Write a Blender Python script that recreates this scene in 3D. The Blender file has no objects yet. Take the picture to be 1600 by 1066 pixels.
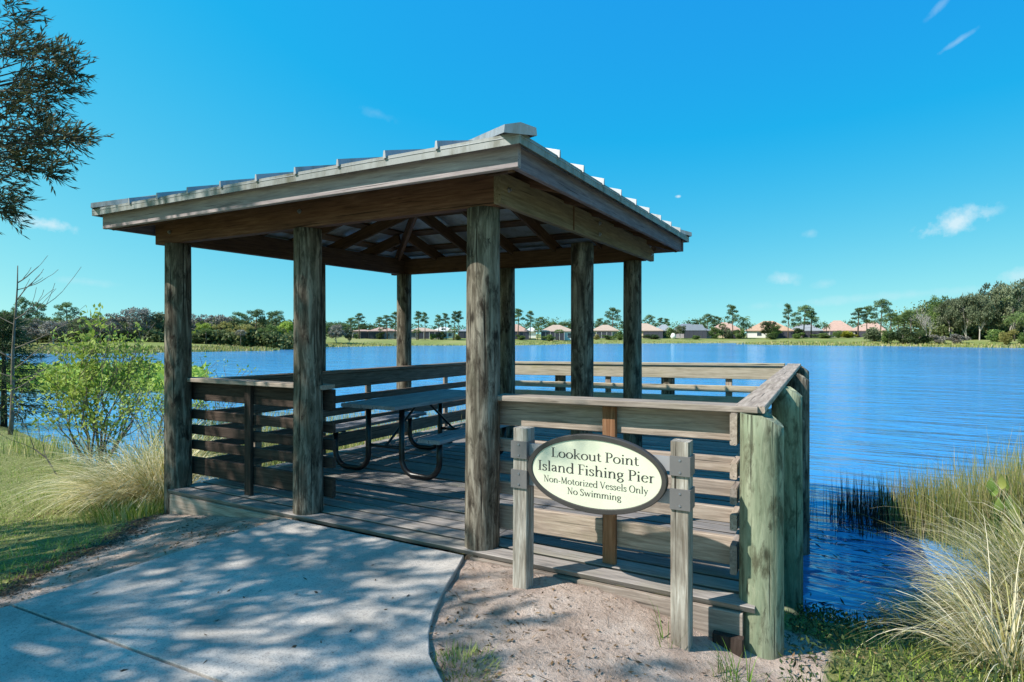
import bpy, math, random
import numpy as np
from mathutils import Vector, Matrix

random.seed(7)
RNG = np.random.default_rng(11)
sc = bpy.context.scene
COL = sc.collection

# ------------------------------------------------------------------ camera, sky, sun, exposure
EYE = 1.48
cam_d = bpy.data.cameras.new('camera')
cam = bpy.data.objects.new('camera', cam_d)
COL.objects.link(cam)
cam.location = (0, 0, EYE)
YAW = math.atan2(520.0, 951.0)
cam.rotation_euler = (math.radians(90), 0, YAW)
cam_d.sensor_width = 36.0
cam_d.lens = 951 / 1600 * 36.0
cam_d.shift_y = -11 / 1600
cam_d.clip_start = 0.05
cam_d.clip_end = 9000
sc.camera = cam

SUN_DIR = Vector((0.6236, 0.7817, -1.0)).normalized()      # the way the light travels
SUN_ELEV = math.asin(-SUN_DIR.z)
sun_d = bpy.data.lights.new('sun', 'SUN')
sun_d.energy = 3.9
sun_d.angle = math.radians(0.53)
sun_d.color = (1.0, 0.95, 0.86)
sun = bpy.data.objects.new('sun', sun_d)
COL.objects.link(sun)
sun.rotation_euler = (-SUN_DIR).to_track_quat('Z', 'Y').to_euler()

world = bpy.data.worlds.new('World')
sc.world = world
world.use_nodes = True
wn, wl = world.node_tree.nodes, world.node_tree.links
wn.clear()
sky = wn.new('ShaderNodeTexSky')
sky.sky_type = 'NISHITA'
sky.sun_disc = False
sky.sun_elevation = SUN_ELEV
sky.sun_rotation = math.atan2(-SUN_DIR.x, -SUN_DIR.y)
sky.altitude = 0
sky.air_density = 1.0
sky.dust_density = 0.0
sky.ozone_density = 2.0
skyc = wn.new('ShaderNodeTexCoord')
lift = wn.new('ShaderNodeVectorMath'); lift.operation = 'ADD'
lift.inputs[1].default_value = (0, 0, 0.25)
wl.new(skyc.outputs['Generated'], lift.inputs[0])
wl.new(lift.outputs[0], sky.inputs[0])
sep = wn.new('ShaderNodeSeparateColor')
wl.new(sky.outputs[0], sep.inputs[0])


def wm(op, x, v):
    n = wn.new('ShaderNodeMath')
    n.operation = op
    wl.new(x, n.inputs[0])
    n.inputs[1].default_value = v
    return n.outputs[0]


hsv = wn.new('ShaderNodeCombineColor')
wl.new(wm('MAXIMUM', wm('MULTIPLY', wm('POWER', wm('MAXIMUM', wm('SUBTRACT', sep.outputs[0], 0.80), 0.0), 1.5), 1.54), 0.07), hsv.inputs[0])
wl.new(wm('MULTIPLY', wm('POWER', sep.outputs[1], 1.02), 1.28), hsv.inputs[1])
wl.new(wm('MULTIPLY', wm('POWER', sep.outputs[2], 0.10), 3.60), hsv.inputs[2])
# a few small fair-weather clouds, fixed in the sky
geo = wn.new('ShaderNodeTexCoord')
nrm = wn.new('ShaderNodeVectorMath'); nrm.operation = 'NORMALIZE'
wl.new(geo.outputs['Generated'], nrm.inputs[0])
wob = wn.new('ShaderNodeTexNoise')
wob.inputs['Scale'].default_value = 34.0
wob.inputs['Detail'].default_value = 6.0
wob.inputs['Roughness'].default_value = 0.62
wl.new(nrm.outputs[0], wob.inputs['Vector'])


def wmath(op, a, b=None, clamp=False):
    n = wn.new('ShaderNodeMath')
    n.operation = op
    n.use_clamp = clamp
    for i, v in enumerate((a, b)):
        if v is None:
            continue
        if isinstance(v, (int, float)):
            n.inputs[i].default_value = v
        else:
            wl.new(v, n.inputs[i])
    return n.outputs[0]


def sky_dir(px, py):
    a, d, z = (px - 800) / 951, 1.0, (522 - py) / 951
    v = Vector((0.8775 * a - 0.4796 * d, 0.4796 * a + 0.8775 * d, z))
    return v.normalized()


cloud_sum = None
for (cx, cy, rx, ry, tilt, amt) in [(1491, 347, 52, 20, -0.30, 0.95), (72, 351, 46, 11, 0.12, 0.85), (1226, 436, 28, 13, 0.1, 0.55),
                                    (1290, 443, 26, 9, -0.15, 0.25), (1494, 66, 30, 5, -0.45, 0.28), (1468, 10, 22, 6, -0.7, 0.2),
                                    (1265, 366, 14, 8, 0, 0.25), (1595, 428, 34, 14, -0.3, 0.5), (1400, 462, 240, 9, -0.06, 0.22),
                                    (130, 440, 60, 7, 0.08, 0.18), (590, 178, 40, 10, 0.25, 0.10), (1060, 307, 6, 3, 0, 0.9)]:
    c = sky_dir(cx, cy)
    ex = Vector((0, 0, 1)).cross(c).normalized() * -1
    ey = c.cross(ex).normalized() * -1
    if ey.z < 0:
        ey = -ey
    e1 = ex * math.cos(tilt) - ey * math.sin(tilt)
    e2 = ex * math.sin(tilt) + ey * math.cos(tilt)
    d1 = wn.new('ShaderNodeVectorMath'); d1.operation = 'DOT_PRODUCT'
    rx, ry = rx * 0.86, ry * 0.86
    wl.new(nrm.outputs[0], d1.inputs[0]); d1.inputs[1].default_value = e1 / (rx / 951)
    d2 = wn.new('ShaderNodeVectorMath'); d2.operation = 'DOT_PRODUCT'
    wl.new(nrm.outputs[0], d2.inputs[0]); d2.inputs[1].default_value = e2 / (ry / 951)
    d3 = wn.new('ShaderNodeVectorMath'); d3.operation = 'DOT_PRODUCT'
    wl.new(nrm.outputs[0], d3.inputs[0]); d3.inputs[1].default_value = c
    x1 = wmath('SUBTRACT', d1.outputs['Value'], e1.dot(c) / (rx / 951))
    x2 = wmath('SUBTRACT', d2.outputs['Value'], e2.dot(c) / (ry / 951))
    r2 = wmath('ADD', wmath('MULTIPLY', x1, x1), wmath('MULTIPLY', x2, x2))
    front = wmath('GREATER_THAN', d3.outputs['Value'], 0.3)
    dens = wmath('SUBTRACT', 1.0, wmath('SQRT', r2))
    dens = wmath('ADD', dens, wmath('MULTIPLY', wmath('SUBTRACT', wob.outputs['Fac'], 0.5), 2.6))
    dens = wmath('MULTIPLY', wmath('MULTIPLY', dens, 1.1, True), front)
    edge = wmath('SUBTRACT', 1.6, r2, True)
    dens = wmath('MULTIPLY', wmath('MULTIPLY', dens, edge), amt * 0.85)
    cloud_sum = dens if cloud_sum is None else wmath('MAXIMUM', cloud_sum, dens)
mixc = wn.new('ShaderNodeMix'); mixc.data_type = 'RGBA'
wl.new(cloud_sum, mixc.inputs[0])
wl.new(hsv.outputs[0], mixc.inputs[6])
mixc.inputs[7].default_value = (3.6, 4.3, 4.6, 1)
bg = wn.new('ShaderNodeBackground')
bg.inputs['Strength'].default_value = 0.116
wl.new(mixc.outputs[2], bg.inputs['Color'])
wo = wn.new('ShaderNodeOutputWorld')
wl.new(bg.outputs[0], wo.inputs[0])

sc.view_settings.view_transform = 'Standard'
sc.view_settings.look = 'None'
sc.view_settings.gamma = 1.0
sc.view_settings.use_curve_mapping = False
sc.view_settings.exposure = 0.88

# ------------------------------------------------------------------ helpers: places
RU, RV, FU, FV = 0.8775, 0.4796, -0.4796, 0.8775


def W(a, d):
    """metres to the side and ahead of the viewpoint -> ground coordinates"""
    return (RU * a + FU * d, RV * a + FV * d)


def AT(px, d, z=0.0):
    x, y = W((px - 800) / 951 * d, d)
    return Vector((x, y, z))


def inv(x, y):
    return RU * x + RV * y, FU * x + FV * y


# ------------------------------------------------------------------ helpers: materials
MATS = {}


class NT:
    def __init__(self, name):
        self.m = bpy.data.materials.new(name)
        self.m.use_nodes = True
        self.n, self.l = self.m.node_tree.nodes, self.m.node_tree.links
        self.bsdf = self.n['Principled BSDF']
        self.out = self.n['Material Output']

    def new(self, t, **kw):
        n = self.n.new(t)
        for k, v in kw.items():
            setattr(n, k, v)
        return n

    def link(self, a, b):
        self.l.new(a, b)

    def coord(self, scale=(1, 1, 1), kind='Object', rand=True):
        tc = self.new('ShaderNodeTexCoord')
        mp = self.new('ShaderNodeMapping')
        mp.inputs['Scale'].default_value = scale
        self.link(tc.outputs[kind], mp.inputs['Vector'])
        if rand:
            oi = self.new('ShaderNodeObjectInfo')
            mu = self.new('ShaderNodeMath', operation='MULTIPLY')
            mu.inputs[1].default_value = 57.0
            self.link(oi.outputs['Random'], mu.inputs[0])
            cx = self.new('ShaderNodeCombineXYZ')
            for i in range(3):
                self.link(mu.outputs[0], cx.inputs[i])
            self.link(cx.outputs[0], mp.inputs['Location'])
        return mp.outputs[0]

    def noise(self, vec, scale, detail=4, rough=0.55, dist=0.0):
        n = self.new('ShaderNodeTexNoise')
        n.inputs['Scale'].default_value = scale
        n.inputs['Detail'].default_value = detail
        n.inputs['Roughness'].default_value = rough
        n.inputs['Distortion'].default_value = dist
        self.link(vec, n.inputs['Vector'])
        return n.outputs['Fac']

    def ramp(self, fac, stops):
        r = self.new('ShaderNodeValToRGB')
        els = r.color_ramp.elements
        els[0].position, els[0].color = stops[0][0], (*stops[0][1], 1)
        els[1].position, els[1].color = stops[-1][0], (*stops[-1][1], 1)
        for p, c in stops[1:-1]:
            e = els.new(p)
            e.color = (*c, 1)
        self.link(fac, r.inputs[0])
        return r.outputs[0]

    def mix(self, fac, a, b, blend='MIX'):
        m = self.new('ShaderNodeMix', data_type='RGBA', blend_type=blend)
        for s, v in ((0, fac), (6, a), (7, b)):
            if isinstance(v, (int, float)):
                m.inputs[s].default_value = v
            elif isinstance(v, tuple):
                m.inputs[s].default_value = (*v, 1)
            else:
                self.link(v, m.inputs[s])
        return m.outputs[2]

    def math(self, op, a, b=0.0, clamp=False):
        m = self.new('ShaderNodeMath', operation=op, use_clamp=clamp)
        for i, v in enumerate((a, b)):
            if isinstance(v, (int, float)):
                m.inputs[i].default_value = v
            else:
                self.link(v, m.inputs[i])
        return m.outputs[0]

    def bump(self, h, strength=0.3, dist=0.01):
        b = self.new('ShaderNodeBump')
        b.inputs['Strength'].default_value = strength
        b.inputs['Distance'].default_value = dist
        self.link(h, b.inputs['Height'])
        self.link(b.outputs[0], self.bsdf.inputs['Normal'])

    def color(self, c):
        if isinstance(c, tuple):
            self.bsdf.inputs['Base Color'].default_value = (*c, 1)
        else:
            self.link(c, self.bsdf.inputs['Base Color'])

    def set(self, rough=0.8, metal=0.0, spec=0.3):
        self.bsdf.inputs['Roughness'].default_value = rough
        self.bsdf.inputs['Metallic'].default_value = metal
        self.bsdf.inputs['Specular IOR Level'].default_value = spec


def wood(name, dark, mid, light, moss=0.0, mosscol=(0.16, 0.17, 0.05), blotch=0.5):
    t = NT(name)
    v = t.coord((1.6, 22, 22))
    g = t.noise(v, 2.2, 5, 0.65, 0.6)
    v2 = t.coord((1, 3, 3))
    b = t.noise(v2, 1.7, 5, 0.6, 0.4)
    c = t.ramp(g, [(0.28, dark), (0.5, mid), (0.74, light)])
    c2 = t.mix(t.math('MULTIPLY', t.math('SUBTRACT', b, 0.42, True), 3.0 * blotch, True), c, dark)
    oi = t.new('ShaderNodeObjectInfo')
    val = t.ramp(oi.outputs['Random'], [(0.0, (0.78, 0.78, 0.8)), (0.5, (1, 0.98, 0.96)), (1.0, (1.16, 1.1, 1.05))])
    c3 = t.mix(1.0, c2, val, 'MULTIPLY')
    # knots
    vk = t.new('ShaderNodeTexVoronoi')
    vk.inputs['Scale'].default_value = 1.0
    t.link(t.coord((2.2, 9, 9)), vk.inputs['Vector'])
    k = t.math('MULTIPLY', t.math('SUBTRACT', 0.10, vk.outputs['Distance'], True), 14.0, True)
    gate = t.math('GREATER_THAN', t.noise(v2, 0.9, 1, 0.5), 0.52)
    c3 = t.mix(t.math('MULTIPLY', t.math('MULTIPLY', k, gate), 0.7), c3, tuple(x * 0.5 for x in dark))
    fine = t.noise(t.coord((2.5, 60, 60)), 3.0, 3, 0.7)
    c3 = t.mix(t.math('MULTIPLY', t.math('SUBTRACT', fine, 0.54, True), 2.6, True), c3, dark)
    chk = t.noise(t.coord((0.8, 38, 38)), 1.6, 2, 0.5)
    c3 = t.mix(t.math('MULTIPLY', t.math('SUBTRACT', chk, 0.655, True), 16.0, True), c3, tuple(x * 0.35 for x in dark))
    if moss > 0:
        mn = t.noise(t.coord((1.1, 2, 2)), 1.9, 5, 0.65)
        c3 = t.mix(t.math('MULTIPLY', t.math('SUBTRACT', mn, 0.52, True), moss * 6, True), c3, mosscol)
    t.color(c3)
    t.set(0.85, 0, 0.2)
    t.bump(g, 0.35, 0.006)
    return t.m


M = {}
M['deck'] = wood('weathered_deck_wood', (0.135, 0.125, 0.123), (0.26, 0.24, 0.23), (0.39, 0.36, 0.34), moss=0.22)
M['rail'] = wood('weathered_rail_wood', (0.17, 0.138, 0.115), (0.34, 0.28, 0.235), (0.50, 0.43, 0.37), moss=0.14)
M['raildark'] = wood('shade_dark_rail_wood', (0.03, 0.02, 0.016), (0.062, 0.043, 0.034), (0.11, 0.08, 0.066))  # rail wood darkened, the front-left railing's shade put into its colour
M['railpale'] = wood('bleached_rail_wood', (0.24, 0.21, 0.15), (0.42, 0.37, 0.29), (0.55, 0.49, 0.39), moss=0.28, mosscol=(0.28, 0.27, 0.08), blotch=0.3)
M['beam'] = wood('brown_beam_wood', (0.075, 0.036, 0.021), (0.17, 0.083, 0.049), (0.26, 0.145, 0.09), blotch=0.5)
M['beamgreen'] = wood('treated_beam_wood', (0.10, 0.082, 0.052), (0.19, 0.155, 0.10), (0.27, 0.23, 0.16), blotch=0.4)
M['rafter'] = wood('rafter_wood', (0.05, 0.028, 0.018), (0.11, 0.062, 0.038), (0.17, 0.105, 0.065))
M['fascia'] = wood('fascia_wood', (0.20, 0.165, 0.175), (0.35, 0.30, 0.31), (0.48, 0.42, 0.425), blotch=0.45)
M['fasciadark'] = wood('shade_toned_fascia_wood', (0.09, 0.08, 0.10), (0.17, 0.15, 0.18), (0.26, 0.235, 0.27))  # fascia wood darkened and blued, shade of the unlit eaves put into the colour
M['railshade'] = wood('shade_toned_rail_wood', (0.08, 0.06, 0.048), (0.16, 0.125, 0.10), (0.25, 0.20, 0.165))  # darker copy of the rail wood, carrying the side railing's shade in its colour
M['redwood'] = wood('fresh_baluster_wood', (0.13, 0.06, 0.03), (0.25, 0.125, 0.066), (0.36, 0.21, 0.125), blotch=0.2)
M['signpost'] = wood('sign_post_wood', (0.13, 0.105, 0.08), (0.40, 0.36, 0.30), (0.72, 0.68, 0.60), blotch=1.1)
M['table'] = wood('table_plank_wood', (0.20, 0.20, 0.225), (0.34, 0.34, 0.37), (0.46, 0.455, 0.48))


def post_mat(name, dark, mid, light, green, gamt):
    t = NT(name)
    v = t.coord((20, 20, 2.6))
    g = t.noise(v, 1.0, 7, 0.68, 0.7)
    blot = t.noise(t.coord((9, 9, 3.4)), 1.5, 6, 0.68, 0.35)
    gr = t.noise(t.coord((2.6, 2.6, 0.9)), 1.2, 4, 0.6, 0.6)
    c = t.ramp(g, [(0.30, dark), (0.47, mid), (0.62, light)])
    c = t.mix(t.math('MULTIPLY', t.math('SUBTRACT', gr, 0.42, True), gamt, True), c, green)
    c = t.mix(t.math('MULTIPLY', t.math('SUBTRACT', blot, 0.50, True), 7.0, True), c, dark)
    c = t.mix(t.math('MULTIPLY', t.math('SUBTRACT', 0.40, blot, True), 5.0, True), c, light)
    vk = t.new('ShaderNodeTexVoronoi')
    vk.inputs['Scale'].default_value = 1.0
    t.link(t.coord((9, 9, 4.0)), vk.inputs['Vector'])
    k = t.math('MULTIPLY', t.math('SUBTRACT', 0.2, vk.outputs['Distance'], True), 9.0, True)
    gate = t.math('GREATER_THAN', blot, 0.47)
    c = t.mix(t.math('MULTIPLY', t.math('MULTIPLY', k, gate), 0.8), c, tuple(x * 0.5 for x in dark))
    cr = t.noise(t.coord((55, 55, 1.1)), 1.0, 2, 0.5)
    c = t.mix(t.math('MULTIPLY', t.math('SUBTRACT', cr, 0.63, True), 12.0, True), c, tuple(x * 0.4 for x in dark))
    t.color(c)
    t.set(0.9, 0, 0.15)
    t.bump(t.math('SUBTRACT', g, t.math('MULTIPLY', t.math('SUBTRACT', cr, 0.6, True), 2.0)), 0.6, 0.012)
    return t.m


M['post'] = post_mat('round_post_wood', (0.032, 0.024, 0.018), (0.115, 0.095, 0.073), (0.29, 0.255, 0.205), (0.10, 0.10, 0.068), 2.0)
M['postgreen'] = post_mat('green_treated_post', (0.095, 0.095, 0.06), (0.225, 0.235, 0.155), (0.36, 0.37, 0.26), (0.19, 0.245, 0.16), 3.0)


def plain(name, col, rough=0.5, metal=0.0, spec=0.4, var=0.15, scale=6.0, dirt=None, bump=0.0):
    t = NT(name)
    v = t.coord((1, 1, 1))
    n = t.noise(v, scale, 5, 0.6)
    lo = tuple(c * (1 - var) for c in col)
    hi = tuple(min(1, c * (1 + var)) for c in col)
    c = t.ramp(n, [(0.3, lo), (0.7, hi)])
    if dirt:
        d = t.noise(t.coord((3, 3, 0.7)), 2.4, 6, 0.7)
        c = t.mix(t.math('MULTIPLY', t.math('SUBTRACT', d, 0.48, True), 4.5, True), c, dirt)
    t.color(c)
    t.set(rough, metal, spec)
    if bump:
        t.bump(n, bump, 0.01)
    return t.m


M['metal'] = plain('galvanised_roof_metal', (0.36, 0.37, 0.39), 0.5, 0.35, 0.5, 0.14, 4, (0.22, 0.21, 0.18))
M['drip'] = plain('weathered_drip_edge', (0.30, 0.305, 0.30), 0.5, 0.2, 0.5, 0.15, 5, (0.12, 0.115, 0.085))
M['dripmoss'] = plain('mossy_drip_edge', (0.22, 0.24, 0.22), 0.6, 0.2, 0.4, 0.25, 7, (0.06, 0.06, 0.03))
M['black'] = plain('black_painted_tube', (0.008, 0.009, 0.012), 0.35, 0.0, 0.5, 0.2)
M['bolt'] = plain('galvanised_bolt', (0.32, 0.33, 0.36), 0.4, 0.8)
M['bronze'] = plain('dark_bronze_frame', (0.052, 0.046, 0.042), 0.42, 0.1, 0.5, 0.12)
M['cream'] = plain('cream_sign_face', (0.66, 0.66, 0.50), 0.5, 0, 0.4, 0.05, 5)
M['letter'] = plain('dark_sign_letters', (0.045, 0.042, 0.04), 0.55, 0, 0.3, 0.05)
M['strap'] = plain('taupe_metal_strap', (0.155, 0.145, 0.142), 0.5, 0.1, 0.4, 0.08)
M['bar'] = plain('pale_metal_bar', (0.33, 0.32, 0.33), 0.5, 0.2, 0.4, 0.06)


def leafmat(name, cols, trans=0.32, rough=0.6, objvar=0.25):
    t = NT(name)
    at = t.new('ShaderNodeAttribute')
    at.attribute_name = 'var'
    k = len(cols) - 1
    c = t.ramp(at.outputs['Fac'], [(0.04 + 0.92 * i / k, cc) for i, cc in enumerate(cols)])
    oi = t.new('ShaderNodeObjectInfo')
    lo, hi = 1 - objvar, 1 + objvar
    val = t.ramp(oi.outputs['Random'], [(0.0, (lo, lo, lo)), (1.0, (hi, hi, hi))])
    c = t.mix(1.0, c, val, 'MULTIPLY')
    t.color(c)
    t.set(rough, 0, 0.22)
    tr = t.new('ShaderNodeBsdfTranslucent')
    t.link(c, tr.inputs['Color'])
    ms = t.new('ShaderNodeMixShader')
    ms.inputs[0].default_value = trans
    t.link(t.bsdf.outputs[0], ms.inputs[1])
    t.link(tr.outputs[0], ms.inputs[2])
    t.link(ms.outputs[0], t.out.inputs['Surface'])
    return t.m


M['leaf_pine'] = leafmat('pine_needles', [(0.055, 0.095, 0.04), (0.115, 0.18, 0.07), (0.20, 0.28, 0.11)])
M['leaf_oak'] = leafmat('grey_oak_leaves', [(0.075, 0.095, 0.045), (0.15, 0.175, 0.095), (0.26, 0.28, 0.17)])
M['leaf_green'] = leafmat('green_leaves', [(0.075, 0.125, 0.035), (0.145, 0.22, 0.06), (0.26, 0.34, 0.10)])
M['leaf_gold'] = leafmat('yellowing_leaves', [(0.20, 0.18, 0.05), (0.33, 0.30, 0.09), (0.46, 0.42, 0.15)])
M['leaf_grey'] = leafmat('grey_twig_haze', [(0.16, 0.145, 0.12), (0.26, 0.24, 0.205), (0.37, 0.345, 0.30)], 0.15)
M['leaf_woods'] = leafmat('mixed_woodland_leaves', [(0.08, 0.11, 0.04), (0.17, 0.21, 0.08), (0.33, 0.34, 0.14)])
M['leaf_palm'] = leafmat('palm_fronds', [(0.07, 0.12, 0.035), (0.15, 0.215, 0.07), (0.26, 0.33, 0.11)])
M['leaf_yellow'] = leafmat('bright_yellow_shrub_leaves', [(0.25, 0.26, 0.02), (0.36, 0.36, 0.04), (0.48, 0.46, 0.06)])
M['leaf_dark'] = leafmat('dark_and_shade_leaves', [(0.028, 0.05, 0.02), (0.06, 0.095, 0.035), (0.12, 0.15, 0.05)])  # conifer green, also lent to the bank weeds as painted-in shade
M['leaf_near'] = leafmat('narrow_oak_leaves', [(0.035, 0.042, 0.02), (0.07, 0.078, 0.035), (0.17, 0.16, 0.06)], 0.3)
M['leaf_lime'] = leafmat('lime_shrub_leaves', [(0.20, 0.29, 0.035), (0.36, 0.46, 0.075), (0.52, 0.60, 0.16)], 0.45)
M['straw'] = leafmat('dry_bunch_grass', [(0.27, 0.23, 0.07), (0.42, 0.39, 0.16), (0.62, 0.54, 0.33), (0.80, 0.71, 0.53)], 0.3)
M['strawgreen'] = leafmat('green_bunch_grass', [(0.12, 0.17, 0.035), (0.22, 0.26, 0.07), (0.36, 0.34, 0.13), (0.50, 0.44, 0.25)], 0.3)
M['reed'] = leafmat('marsh_reeds', [(0.16, 0.21, 0.045), (0.30, 0.33, 0.08), (0.44, 0.40, 0.15), (0.52, 0.43, 0.25)], 0.3)
M['reeddark'] = leafmat('dark_reed_blades', [(0.012, 0.014, 0.013), (0.025, 0.025, 0.022), (0.05, 0.045, 0.035)], 0.1)
M['lawn'] = leafmat('lawn_blades', [(0.10, 0.17, 0.02), (0.22, 0.32, 0.045), (0.40, 0.46, 0.11), (0.62, 0.57, 0.28)], 0.35)
M['lawngreen'] = leafmat('fresh_green_blades', [(0.06, 0.13, 0.02), (0.13, 0.24, 0.035), (0.22, 0.34, 0.06)], 0.4)
M['litter'] = leafmat('dead_leaf_litter', [(0.05, 0.035, 0.022), (0.11, 0.07, 0.04), (0.22, 0.13, 0.06), (0.33, 0.22, 0.12)], 0.1)
M['broad'] = leafmat('broad_marsh_leaves', [(0.08, 0.16, 0.03), (0.17, 0.24, 0.05), (0.32, 0.30, 0.08)], 0.35)
M['bark'] = plain('grey_bark', (0.17, 0.14, 0.115), 0.9, 0, 0.1, 0.4, 9, None, 0.4)
M['barkpale'] = plain('pale_bark', (0.40, 0.36, 0.32), 0.9, 0, 0.1, 0.3, 9, None, 0.3)
M['barkdark'] = plain('dark_bark', (0.055, 0.045, 0.038), 0.9, 0, 0.1, 0.35, 9, None, 0.4)
M['barkpine'] = plain('pine_bark', (0.16, 0.115, 0.085), 0.9, 0, 0.1, 0.35, 5, None, 0.3)

M['roof_pink'] = plain('pink_tile_roof', (0.44, 0.29, 0.235), 0.8, 0, 0.2, 0.14, 2.5)
M['roof_tan'] = plain('tan_tile_roof', (0.44, 0.325, 0.255), 0.8, 0, 0.2, 0.14, 2.5)
M['roof_orange'] = plain('orange_tile_roof', (0.46, 0.30, 0.205), 0.8, 0, 0.2, 0.14, 2.5)
M['roof_grey'] = plain('grey_tile_roof', (0.27, 0.28, 0.30), 0.8, 0, 0.2, 0.14, 2.5)
M['roof_dark'] = plain('slate_grey_roof', (0.17, 0.19, 0.22), 0.7, 0, 0.3, 0.14, 2.5)
M['roof_white'] = plain('white_tile_roof', (0.62, 0.61, 0.58), 0.8, 0, 0.2, 0.06, 2.5)
M['stucco_white'] = plain('white_stucco', (0.74, 0.73, 0.70), 0.85, 0, 0.2, 0.04, 3)
M['stucco_tan'] = plain('tan_stucco', (0.55, 0.46, 0.33), 0.85, 0, 0.2, 0.06, 3)
M['stucco_mauve'] = plain('mauve_stucco', (0.40, 0.36, 0.38), 0.85, 0, 0.2, 0.06, 3)
M['screen'] = plain('dark_insect_screen', (0.055, 0.056, 0.075), 0.7, 0, 0.3, 0.2, 3)
M['screenframe'] = plain('bronze_screen_frame', (0.10, 0.095, 0.10), 0.6, 0, 0.3, 0.1, 3)
M['glass'] = plain('window_glass', (0.05, 0.065, 0.085), 0.08, 0, 0.6, 0.2, 3)


def ground_mat():
    t = NT('bank_soil_and_sand')
    tc = t.new('ShaderNodeTexCoord')
    p = tc.outputs['Object']
    at = t.new('ShaderNodeAttribute'); at.attribute_name = 'sand'
    af = t.new('ShaderNodeAttribute'); af.attribute_name = 'far'
    n1 = t.noise(p, 3.5, 8, 0.66)
    n2 = t.noise(p, 30, 6, 0.72)
    n3 = t.noise(p, 150, 3, 0.7)
    sand = t.ramp(n1, [(0.30, (0.36, 0.255, 0.20)), (0.48, (0.57, 0.435, 0.36)), (0.7, (0.72, 0.59, 0.51))])
    sand = t.mix(t.math('MULTIPLY', t.math('SUBTRACT', n2, 0.52, True), 5.0, True), sand, (0.20, 0.15, 0.115))
    sand = t.mix(t.math('MULTIPLY', t.math('SUBTRACT', n3, 0.57, True), 5.5, True), sand, (0.12, 0.09, 0.07))
    soil = t.ramp(n2, [(0.3, (0.08, 0.085, 0.03)), (0.5, (0.25, 0.26, 0.085)), (0.7, (0.46, 0.43, 0.22))])
    n4 = t.noise(p, 0.06, 5, 0.6)
    farc = t.ramp(n4, [(0.35, (0.15, 0.19, 0.05)), (0.55, (0.24, 0.26, 0.09)), (0.7, (0.34, 0.31, 0.15))])
    edge = t.math('ADD', at.outputs['Fac'], t.math('MULTIPLY', t.math('SUBTRACT', n1, 0.5), 0.9))
    sm = t.math('MULTIPLY', t.math('SUBTRACT', edge, 0.4, True), 5.0, True)
    c = t.mix(sm, soil, sand)
    c = t.mix(af.outputs['Fac'], c, farc)
    t.color(c)
    t.set(0.95, 0, 0.1)
    h = t.math('ADD', t.math('MULTIPLY', n2, 0.7), t.math('MULTIPLY', n3, 0.3))
    t.bump(h, 1.0, 0.045)
    return t.m


def concrete_mat():
    t = NT('broomed_concrete')
    tc = t.new('ShaderNodeTexCoord')
    p = tc.outputs['Object']
    n1 = t.noise(p, 1.4, 7, 0.65, 0.4)
    n2 = t.noise(p, 120, 3, 0.7)
    n3 = t.noise(p, 9, 6, 0.7)
    c = t.ramp(n1, [(0.32, (0.33, 0.30, 0.27)), (0.5, (0.50, 0.45, 0.41)), (0.7, (0.63, 0.575, 0.52))])
    c = t.mix(t.math('MULTIPLY', t.math('SUBTRACT', n3, 0.55, True), 3.0, True), c, (0.46, 0.45, 0.44))
    st = t.noise(p, 0.8, 6, 0.7, 0.8)
    c = t.mix(t.math('MULTIPLY', t.math('SUBTRACT', st, 0.52, True), 3.5, True), c, (0.24, 0.225, 0.205))
    n5 = t.noise(p, 38, 5, 0.75)
    c = t.mix(t.math('MULTIPLY', t.math('SUBTRACT', n5, 0.53, True), 4.5, True), c, (0.22, 0.20, 0.195))
    c = t.mix(t.math('MULTIPLY', t.math('SUBTRACT', n2, 0.5, True), 3.4, True), c, (0.14, 0.137, 0.135))
    t.color(c)
    t.set(0.9, 0, 0.2)
    t.bump(n2, 0.5, 0.004)
    return t.m


def water_mat():
    t = NT('lake_water')
    tc = t.new('ShaderNodeTexCoord')
    mp = t.new('ShaderNodeMapping')
    mp.inputs['Rotation'].default_value = (0, 0, -YAW + 0.12)
    mp.inputs['Scale'].default_value = (0.30, 1.15, 1)
    t.link(tc.outputs['Object'], mp.inputs['Vector'])
    n1 = t.noise(mp.outputs[0], 2.6, 3, 0.6, 0.3)
    n2 = t.noise(mp.outputs[0], 0.62, 3, 0.55, 0.3)
    n3 = t.noise(tc.outputs['Object'], 0.035, 4, 0.55)
    h = t.math('ADD', t.math('MULTIPLY', n1, 0.35), t.math('MULTIPLY', n2, 1.0))
    c = t.ramp(n3, [(0.35, (0.045, 0.21, 0.47)), (0.65, (0.065, 0.27, 0.57))])
    t.color(c)
    t.set(0.12, 0, 0.5)
    t.bsdf.inputs['IOR'].default_value = 1.9
    b = t.new('ShaderNodeBump')
    b.inputs['Distance'].default_value = 0.42
    t.link(t.math('ADD', 0.55, t.math('MULTIPLY', n3, 0.5)), b.inputs['Strength'])
    t.link(h, b.inputs['Height'])
    t.link(b.outputs[0], t.bsdf.inputs['Normal'])
    return t.m


M['ground'], M['concrete'], M['water'] = ground_mat(), concrete_mat(), water_mat()

# ------------------------------------------------------------------ helpers: objects
LABELS = set()


def tag(o, label=None, cat=None, group=None, kind=None):
    if label:
        o['label'] = label
    if cat:
        o['category'] = cat
    if group:
        o['group'] = group
    if kind:
        o['kind'] = kind
    return o


def thing(name, loc, label, cat, group=None):
    o = bpy.data.objects.new(name, None)
    o.empty_display_size = 0.2
    COL.objects.link(o)
    o.location = loc
    return tag(o, label, cat, group)


def link(o, parent=None, world=None):
    COL.objects.link(o)
    if parent is not None:
        o.parent = parent
        base = parent_world(parent)
        o.matrix_basis = base.inverted() @ world if world is not None else base.inverted()
    elif world is not None:
        o.matrix_basis = world
    return o


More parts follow.
